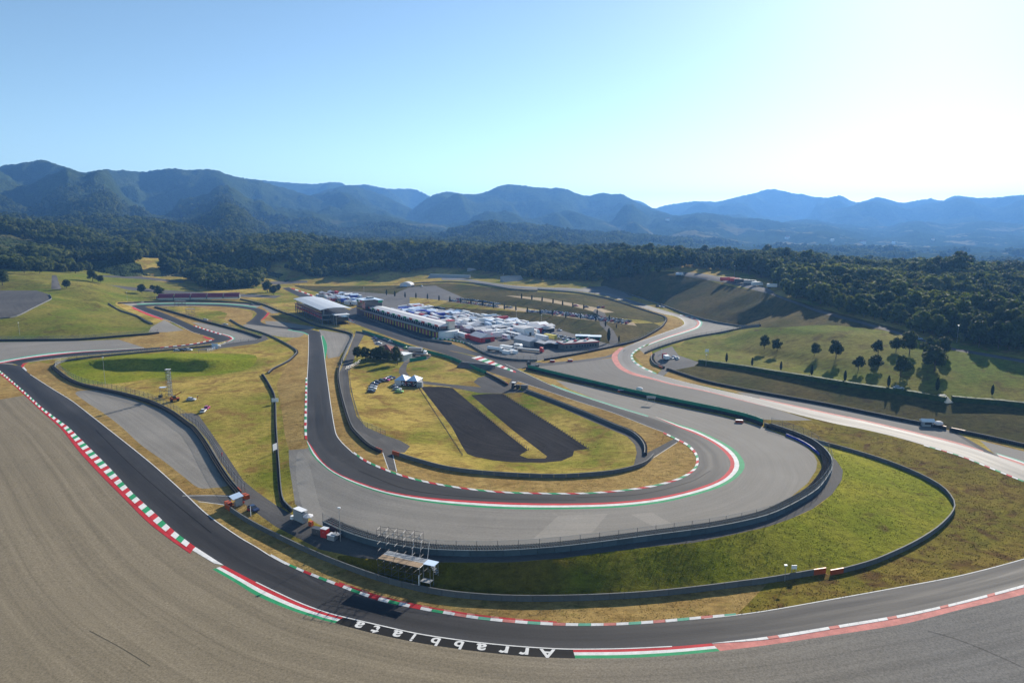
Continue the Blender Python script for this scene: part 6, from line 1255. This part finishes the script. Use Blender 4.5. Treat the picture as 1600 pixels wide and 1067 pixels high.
# ------------------------------------------------------------------ people
def person(p, rz, label, top='orange', legs='blackm', pose='stand', name='person'):
    J = {'hip':(0,0,.95),'chest':(0,0,1.32),'neck':(0,0,1.5),'head':(.02,0,1.62),'crown':(.02,0,1.74),'ls':(0,.19,1.43),'le':(.02,.25,1.15),'lw':(.1,.26,.9),'rs':(0,-.19,1.43),'re':(.02,-.25,1.15),'rw':(.1,-.26,.9),'lh':(0,.1,.92),'lk':(.04,.12,.5),'la':(0,.13,.08),'lt':(.17,.14,.04),'rh':(0,-.1,.92),'rk':(.0,-.12,.5),'ra':(-.05,-.13,.08),'rt':(.12,-.14,.04)}
    if pose == 'work': J.update(le=(.22,.22,1.2),lw=(.45,.12,1.35),re=(.22,-.22,1.2),rw=(.45,-.1,1.35))
    Rd = {'hip':.15,'chest':.16,'neck':.065,'head':.11,'crown':.07,'ls':.075,'le':.055,'lw':.045,'rs':.075,'re':.055,'rw':.045,'lh':.1,'lk':.07,'la':.055,'lt':.045,'rh':.1,'rk':.07,'ra':.055,'rt':.045}
    E = [('hip','chest'),('chest','neck'),('neck','head'),('head','crown'),('chest','ls'),('ls','le'),('le','lw'),('chest','rs'),('rs','re'),('re','rw'),('hip','lh'),('lh','lk'),('lk','la'),('la','lt'),('hip','rh'),('rh','rk'),('rk','ra'),('ra','rt')]
    ks = list(J); me = bpy.data.meshes.new('person'); me.from_pydata([J[k] for k in ks],[(ks.index(a),ks.index(b)) for a,b in E],[])
    o = bpy.data.objects.new('person',me); COL.objects.link(o); md = o.modifiers.new('s','SKIN')
    for i,k in enumerate(ks): me.skin_vertices[0].data[i].radius = (Rd[k],Rd[k])
    me.skin_vertices[0].data[0].use_root = True; o.modifiers.new('d','SUBSURF').levels = 1; bpy.context.view_layer.update()
    m2 = bpy.data.meshes.new_from_object(o.evaluated_get(bpy.context.evaluated_depsgraph_get())); bpy.data.objects.remove(o)
    for k in (legs,top,'skin','blackm'): m2.materials.append(MT[k])
    for f_ in m2.polygons:
        z = f_.center.z; f_.material_index = 0 if z < .95 else (1 if z < 1.5 and not (abs(f_.center.y) > .2 and z < .95) else (2 if z < 1.68 else 3)); f_.use_smooth = True
    q = bpy.data.objects.new(name,m2); COL.objects.link(q); q.location = p; q.rotation_euler = (0,0,rz); return props(q,label,'person')
person(pt(309,623),yaw(180),'person in dark top and orange trousers standing right of the silver hatchback','blackm','orange')
person(pt(347,713),yaw(160),'person in red on the service road behind the left fence','redplastic','redplastic')
person(pt(381,790),yaw(-60),'marshal in red beside the grey shelter at the wall','redplastic','blackm'); person(pt(474,815),yaw(-90),'marshal in orange under the white parasol','orange','orange')
# ------------------------------------------------------------------ scaffolds, posts, shelters
def scaffold(e, x0, y0, nx, ny, nz, sx, sy, sz, r=.045, diag=True, mat='darksteel'):
    for i in range(nx+1):
        for j in range(ny+1): part(e,'standard',MB().bar((x0+i*sx,y0+j*sy,-.2),(x0+i*sx,y0+j*sy,nz*sz+.3),r,mat,5))
    for k in range(1,nz+1):
        b = MB()
        for j in range(ny+1): b.bar((x0,y0+j*sy,k*sz),(x0+nx*sx,y0+j*sy,k*sz),r*.9,mat,4)
        for i in range(nx+1): b.bar((x0+i*sx,y0,k*sz),(x0+i*sx,y0+ny*sy,k*sz),r*.9,mat,4)
        part(e,'ledger',b)
    if diag:
        b = MB()
        for i in range(nx):
            for k in range(nz):
                if (i+k)%2: b.bar((x0+i*sx,y0,k*sz),(x0+(i+1)*sx,y0,(k+1)*sz),r*.8,mat,4)
                else: b.bar((x0+i*sx,y0+ny*sy,(k+1)*sz),(x0+(i+1)*sx,y0+ny*sy,k*sz),r*.8,mat,4)
        part(e,'brace',b)
o_,rz,L = frame_at(pt(585,906),pt(650,922)); zt = Hs(*pt(620,874)[:2])
sc = empty('scaffold_platform',(o_.x,o_.y,o_.z),rz,'scaffold platform with a timber deck built over the bank behind the near wall','scaffold'); DH = 5.4
scaffold(sc,.6,.8,6,2,3,1.95,2.2,1.75,.06)
for i in range(6):
    for j in range(2): box_part(sc,'deck_board',(1.6+i*1.95,1.9+j*2.25,DH),(1.9,2.15,.1),'wood' if j==0 else 'grey')
b = MB(); [b.bar((.6+i*1.95,.4,DH-.1),(.6+i*1.95,5.4,DH-.1),.07,'steel',4) for i in range(7)]; part(sc,'joist',b)
box_part(sc,'side_deck',(14.2,3.2,DH+.5),(3.0,2.4,.1),'bluewhite'); box_part(sc,'lower_deck',(14.0,1.4,DH-3.2),(2.6,1.8,.1),'grey')
b = MB()
for k in range(7): b.box((13.2+.28*k,4.6-.0*k,DH-.2-.4*k),(.5,1.4,.08),'steel')
part(sc,'stair',b)
for x in (12.6,15.4):
    for y in (.6,2.2,4.4): part(sc,'standard',MB().bar((x,y,-.5),(x,y,DH+.4),.06,'steel',5))
part(sc,'post',MB().bar((12.6,.1,-1),(12.6,.1,DH-1.4),.13,'whitepanel',6)); b = MB(); [b.bar((7.5+2.2*i,5.4,DH),(5.9+2.2*i,9.2,DH+2.6),.06,'steel',4) for i in range(3)]; b.bar((5.9,9.2,DH+2.6),(10.3,9.2,DH+2.6),.06,'steel',4); part(sc,'back_stay',b)
o_,rz,L = frame_at(pt(590,872),pt(657,878)); fr = empty('scaffold_tower',o_,rz,'open tube scaffold frame rising behind the hairpin wall above the platform','scaffold'); sx = L/5
scaffold(fr,0,0,5,1,4,sx,2.0,1.9,.05)
for i in range(5): box_part(fr,'toe_board',((i+1)*sx-.5,1.0,6.6),(.1,1.8,.35),'grey')
# camera tower and telehandler on the left infield
o_ = pt(262,622); tw = empty('camera_tower',o_,yaw(8),'tall white lattice camera tower with a side platform on the left infield','tower')
scaffold(tw,-.2,0,1,1,8,2.0,1.8,1.75,.07); scaffold(tw,-3.4,0,1,1,3,2.6,1.8,1.75,.06); box_part(tw,'deck',(-2.1,.9,5.2),(3.0,2.2,.12),'bluewhite'); box_part(tw,'top_deck',(.8,.9,13.9),(2.2,2.0,.12),'whitepanel'); b = MB(); [b.box((.8,1.84,.6+i*.85),(1.9,.04,.42),'whitepanel') for i in range(15)]; part(tw,'mesh_side',b)
th = empty('telehandler',pt(273,627),yaw(30),'orange telehandler with a raised boom beside the camera tower','loader')
box_part(th,'body',(0,0,.75),(4.2,1.9,.9),'orange'); b = MB(); b.prism([(-.9,1.6),(-.7,2.75),(.5,2.75),(.9,1.6)],-.85,.05,'glass'); part(th,'cab',b); part(th,'boom',MB().bar((-1.8,.5,1.7),(3.0,.5,4.0),.26,'orange',4,.2)); b = MB(); [b.box((3.6,.5+s_*.5,3.7),(1.3,.14,.08),'blackm') for s_ in (-1,1)]; b.box((3.0,.5,3.6),(.12,1.5,.8),'blackm'); part(th,'fork',b); wheels(th,[-1.35,1.35],.95,.65)
box_part(empty('black_crate',pt(251,621),0,'black equipment crate under the camera tower platform','crate'),'crate_body',(0,0,0),(1.6,1.2,1.2),'blackm')
# marshal post by the near wall
mp = empty('marshal_shelter',pt(370,789),yaw(-50),'grey marshal shelter with a slanted blue-grey roof at the gap in the wall','shelter')
for x in (-1.6,1.6):
    for y in (-1.2,1.2): box_part(mp,'post',(x,y,-.2),(.1,.1,2.9+.3*(y>0)),'steel')
b = MB(); b.add([(-2,-1.6,2.75),(2,-1.6,2.75),(2,1.6,3.25),(-2,1.6,3.25),(-2,-1.6,2.65),(2,-1.6,2.65),(2,1.6,3.15),(-2,1.6,3.15)],[(0,1,2,3),(7,6,5,4),(0,4,5,1),(1,5,6,2),(2,6,7,3),(3,7,4,0)],'bluewhite'); part(mp,'roof',b); box_part(mp,'back_panel',(0,1.25,.2),(3.2,.08,2.6),'grey'); box_part(mp,'side_panel',(1.62,.2,.2),(.08,2.2,2.4),'grey')
for i,(x,y,l_) in enumerate([(357,790,'orange crash block at the left of the marshal shelter'),(384,778,'orange crash block at the end of the left tyre wall')]):
    e = empty('crash_block',pt(x,y),yaw(-40),l_,'block'); box_part(e,'block',(0,0,0),(2.6,1.3,1.3),'orange'); box_part(e,'strap',(0,0,1.3),(.2,1.34,.05),'blackm')
car(396,797,'dark blue',yaw(-40),'dark blue service car with red rear parked at the marshal shelter',sc=1.0); mb_ = empty('scooter',pt(389,799),yaw(-30),'red scooter standing behind the marshal shelter','scooter'); b = MB(); b.prism([(-.7,.5),(-.6,.85),(-.05,.8),(.1,.45),(.45,.45),(.6,.95),(.72,.9),(.55,.3),(-.4,.3)],-.16,.16,'redplastic'); part(mb_,'body',b); part(mb_,'handlebar',MB().bar((.6,-.32,1.05),(.6,.32,1.05),.03,'blackm',5)); wheels(mb_,[-.5,.65],.02,.26)
part(empty('white_pole',pt(392,806),0,'short white pole at the wall behind the service car','pole'),'shaft',MB().bar((0,0,0),(0,0,3.0),.1,'whitepanel',6))
sh = empty('equipment_shelter',pt(470,813),yaw(-38),'tall grey equipment shelter at the corner of the hairpin run-off','shelter'); b = MB(); b.prism([(-2.2,0),(-2.2,3.2),(-1.9,3.5),(2.2,3.0),(2.2,0)],-.9,.9,'grey'); part(sh,'shell',b); box_part(sh,'roof_edge',(0,0,3.4),(4.2,2.0,.1),'whitepanel'); box_part(sh,'white_bin',(-2.8,-.8,0),(.9,.9,1.0),'whitepanel')
um = empty('parasol',pt(482,818),0,'white parasol over orange gear beside the grey shelter','parasol'); part(um,'pole',MB().bar((0,0,0),(0,0,2.7),.04,'steel',5)); b = MB(); n=8; b.add([(0,0,3.0)]+[(1.5*math.cos(i*.785),1.5*math.sin(i*.785),2.4) for i in range(n)]+[(1.5*math.cos(i*.785),1.5*math.sin(i*.785),2.25) for i in range(n)],[(0,1+i,1+(i+1)%n) for i in range(n)]+[(1+i,9+i,9+(i+1)%n,1+(i+1)%n) for i in range(n)],'canvas'); part(um,'canopy',b)
for i,(x,y,c_,d,l_) in enumerate([(486,821,'orange',(1.1,.9,1.2),'orange tool chest under the white parasol'),(498,834,'darksteel',(3.4,1.6,1.6),'dark trailer box beside the red cabinet'),(508,838,'redplastic',(1.9,1.5,2.4),'red cabinet with white lid on the service road'),(520,842,'grey',(2.4,1.8,1.3),'grey camera stand base at the mast')]):
    e = empty('equipment_box',pt(x,y),yaw(-25),l_,'box'); box_part(e,'shell',(0,0,0),d,c_); box_part(e,'lid',(0,0,d[2]),(d[0]*1.04,d[1]*1.04,.12),'whitepanel' if i in (2,3) else c_); box_part(e,'latch',(0,-d[1]/2-.03,d[2]*.6),(.2,.06,.15),'steel')
cp_ = pt(526,841); person(cp_+Vector((0,0,1.42)),yaw(60),'camera operator in black standing on the grey stand by the mast','blackm','blackm','work'); cpf = empty('camera_platform',cp_,yaw(-25),'small scaffold camera platform beside the mast','platform'); scaffold(cpf,-1,-.8,1,1,1,2.0,1.6,1.3,.05,False); box_part(cpf,'deck',(0,0,1.32),(2.2,1.8,.1),'grey')
def mast(px,py,hpx,label,head='whitepanel',r=.1):
    p = pt(px,py); h = hpx/F*math.hypot(p.y,CH-p.z)*1.05; e = empty('mast',p,0,label,'pole'); part(e,'shaft',MB().bar((0,0,-.2),(0,0,h),r,'steel',6,r*.6)); box_part(e,'lamp_head',(0,0,h-.1),(.7,.4,.3),head); return e
mast(532,845,50,'tall white-tipped mast beside the camera operator'); mast(165,604,44,'slim light mast on the fence of the left gravel trap'); mast(0,530,14,'light mast on the left edge wall'); mast(31,524,19,'light mast on the foot of the left hill'); mast(323,452,22,'tall lamp mast behind the maroon stand'); mast(569,464,14,'lamp mast behind the grandstand'); mast(807,505,18,'lamp mast on the terrace bank, left of two'); mast(846,511,18,'lamp mast on the terrace bank, right of two'); mast(1495,535,25,'lamp mast at the edge of the right wood'); mast(1147,437,20,'tall lamp mast behind the trucks on the ridge road'); mast(874,545,16,'yellow lamp post left of the flat block','yellow'); mast(907,530,10,'short yellow post by the shelters','yellow'); mast(1103,572,17,'yellow pole with a white sign at the left end of the hedge','whitepanel'); mast(1226,908,24,'pole with white boxes behind the near wall','whitepanel'); mast(787,446,17,'lamp mast by the far track'); mast(199,470,13,'mast behind the far left bend')
def board(px,py,wd,h,label,rz=0,mat='whitepanel',z=1.0):
    e = empty('sign_board',pt(px,py),rz,label,'sign'); box_part(e,'panel',(0,0,z),(wd,.12,h),mat)
    for s_ in (-1,1): box_part(e,'leg',(s_*wd*.4,0,-.2),(.1,.1,z+.2),'steel')
board(430,631,3.0,1.7,'white trackside panel on the low wall left of the straight, upper of two',yaw(10)); board(430,707,2.2,2.4,'white trackside panel on the low wall left of the straight, lower of two',yaw(70)); board(1240,898,1.3,1.0,'white box on the pole frame behind the near wall',0,z=1.6); board(336,545,4,3.4,'pale blue panel hut by the upper left hairpin',yaw(0),'bluewhite',.1); board(1034,553,1.2,2.2,'white panel on the tyre wall at the right bend',yaw(80)); board(1017,631,4,1.0,'grey sign on top of the long green wall',yaw(-14),'grey',2.6); board(1104,561,2.2,1.6,'white sign board above the left end of the hedge',0,z=4.2)
for i,(x,y,l_) in enumerate([(341,544.5,'small white dome tent by the upper left hairpin'),(999,612.5,'small white cover on the long green wall'),(1466,667,'white canopy beside the hut at the right tyre wall')]):
    e = empty('white_canopy',pt(x,y),0,l_,'canopy'); part(e,'cover',MB().ball((0,0,1.6),(1.8,1.4,.9),'canvas',10,6)); [box_part(e,'leg',(a,c,-.2),(.08,.08,1.9),'steel') for a in (-1.2,1.2) for c in (-.8,.8)]
ht = empty('marshal_hut',pt(1448,665),yaw(-10),'white roofed marshal hut behind the right tyre wall','hut'); box_part(ht,'wall',(0,0,-.2),(4.2,2.6,2.2),'grey'); part(ht,'roof',MB().gable((0,0,2.0),(4.4,2.8),1.0,'whitepanel',over=.3)); box_part(ht,'opening',(0,-1.33,.8),(2.6,.06,.9),'blackm')
stp = empty('steps',pt(1483,629),yaw(5),'pale stone steps in the gap between the two hedges','steps'); [box_part(stp,'step',(0,i*.8,-.6+i*.35),(3.2,.85,.8),'plaster') for i in range(7)]
for i,(x,y,l_) in enumerate([(863,565.5,'small red crash cushion on the pit exit verge, left of two'),(891,564.5,'small red crash cushion on the pit exit verge, right of two'),(1155,660,'orange box at the right end of the long green wall'),(970,612.5,'orange box in the middle of the long green wall')]):
    e = empty('crash_cushion',pt(x,y),yaw(-10),l_,'block'); box_part(e,'cushion',(0,0,0),(3.0,1.2,1.0),'redplastic' if i<2 else 'orange'); box_part(e,'cap',(0,0,1.0),(2.6,1.0,.15),'whitepanel')
tk = empty('parked_loader',pt(832,573.5),yaw(-35),'black low loader parked at the left end of the green wall','loader'); box_part(tk,'bed',(0,0,.7),(6,2.3,.5),'blackm'); box_part(tk,'cab',(-2.6,0,1.2),(1.7,2.2,1.7),'blackm',taper=.8); box_part(tk,'ramp',(3.2,0,.4),(1.2,2.2,1.4),'darksteel'); wheels(tk,[-2.2,1.4,2.4],1.0,.5)
e2 = empty('recovery_tractor',pt(805,607),yaw(-20),'dark tractor and generator parked at the gap in the straight wall','tractor'); box_part(e2,'hood',(1.2,0,.8),(2.6,1.5,1.3),'blackm'); box_part(e2,'cab',(-.8,0,.9),(1.7,1.8,2.1),'glass',taper=.85); box_part(e2,'cab_roof',(-.8,0,3.0),(1.8,1.9,.2),'whitepanel'); box_part(e2,'generator',(4.8,.2,.3),(3.4,1.8,1.9),'darksteel'); wheels(e2,[-1.0,1.6],.95,.75)
for i,(x,y,sx_,nz_,l_) in enumerate([(281,478.5,10,2,'low grey scaffold at the top of the upper left loop'),(297,492,7,2,'grey scaffold tower inside the upper left loop')]):
    e = empty('scaffold_tower',pt(x,y),yaw(5),l_,'scaffold'); scaffold(e,-sx_/2,0,3,1,nz_,sx_/3,2.4,2.6,.09); box_part(e,'deck',(0,1.2,2.6*nz_),(sx_,2.4,.12),'grey')
dg = empty('portable_stand',pt(729,571.5),yaw(-27),'dark stepped stand beside the straight wall','stand'); [box_part(dg,'tier',(8,-1-i*1.1,-.3),(22,1.05,2.6-i*.45),'darksteel') for i in range(5)]
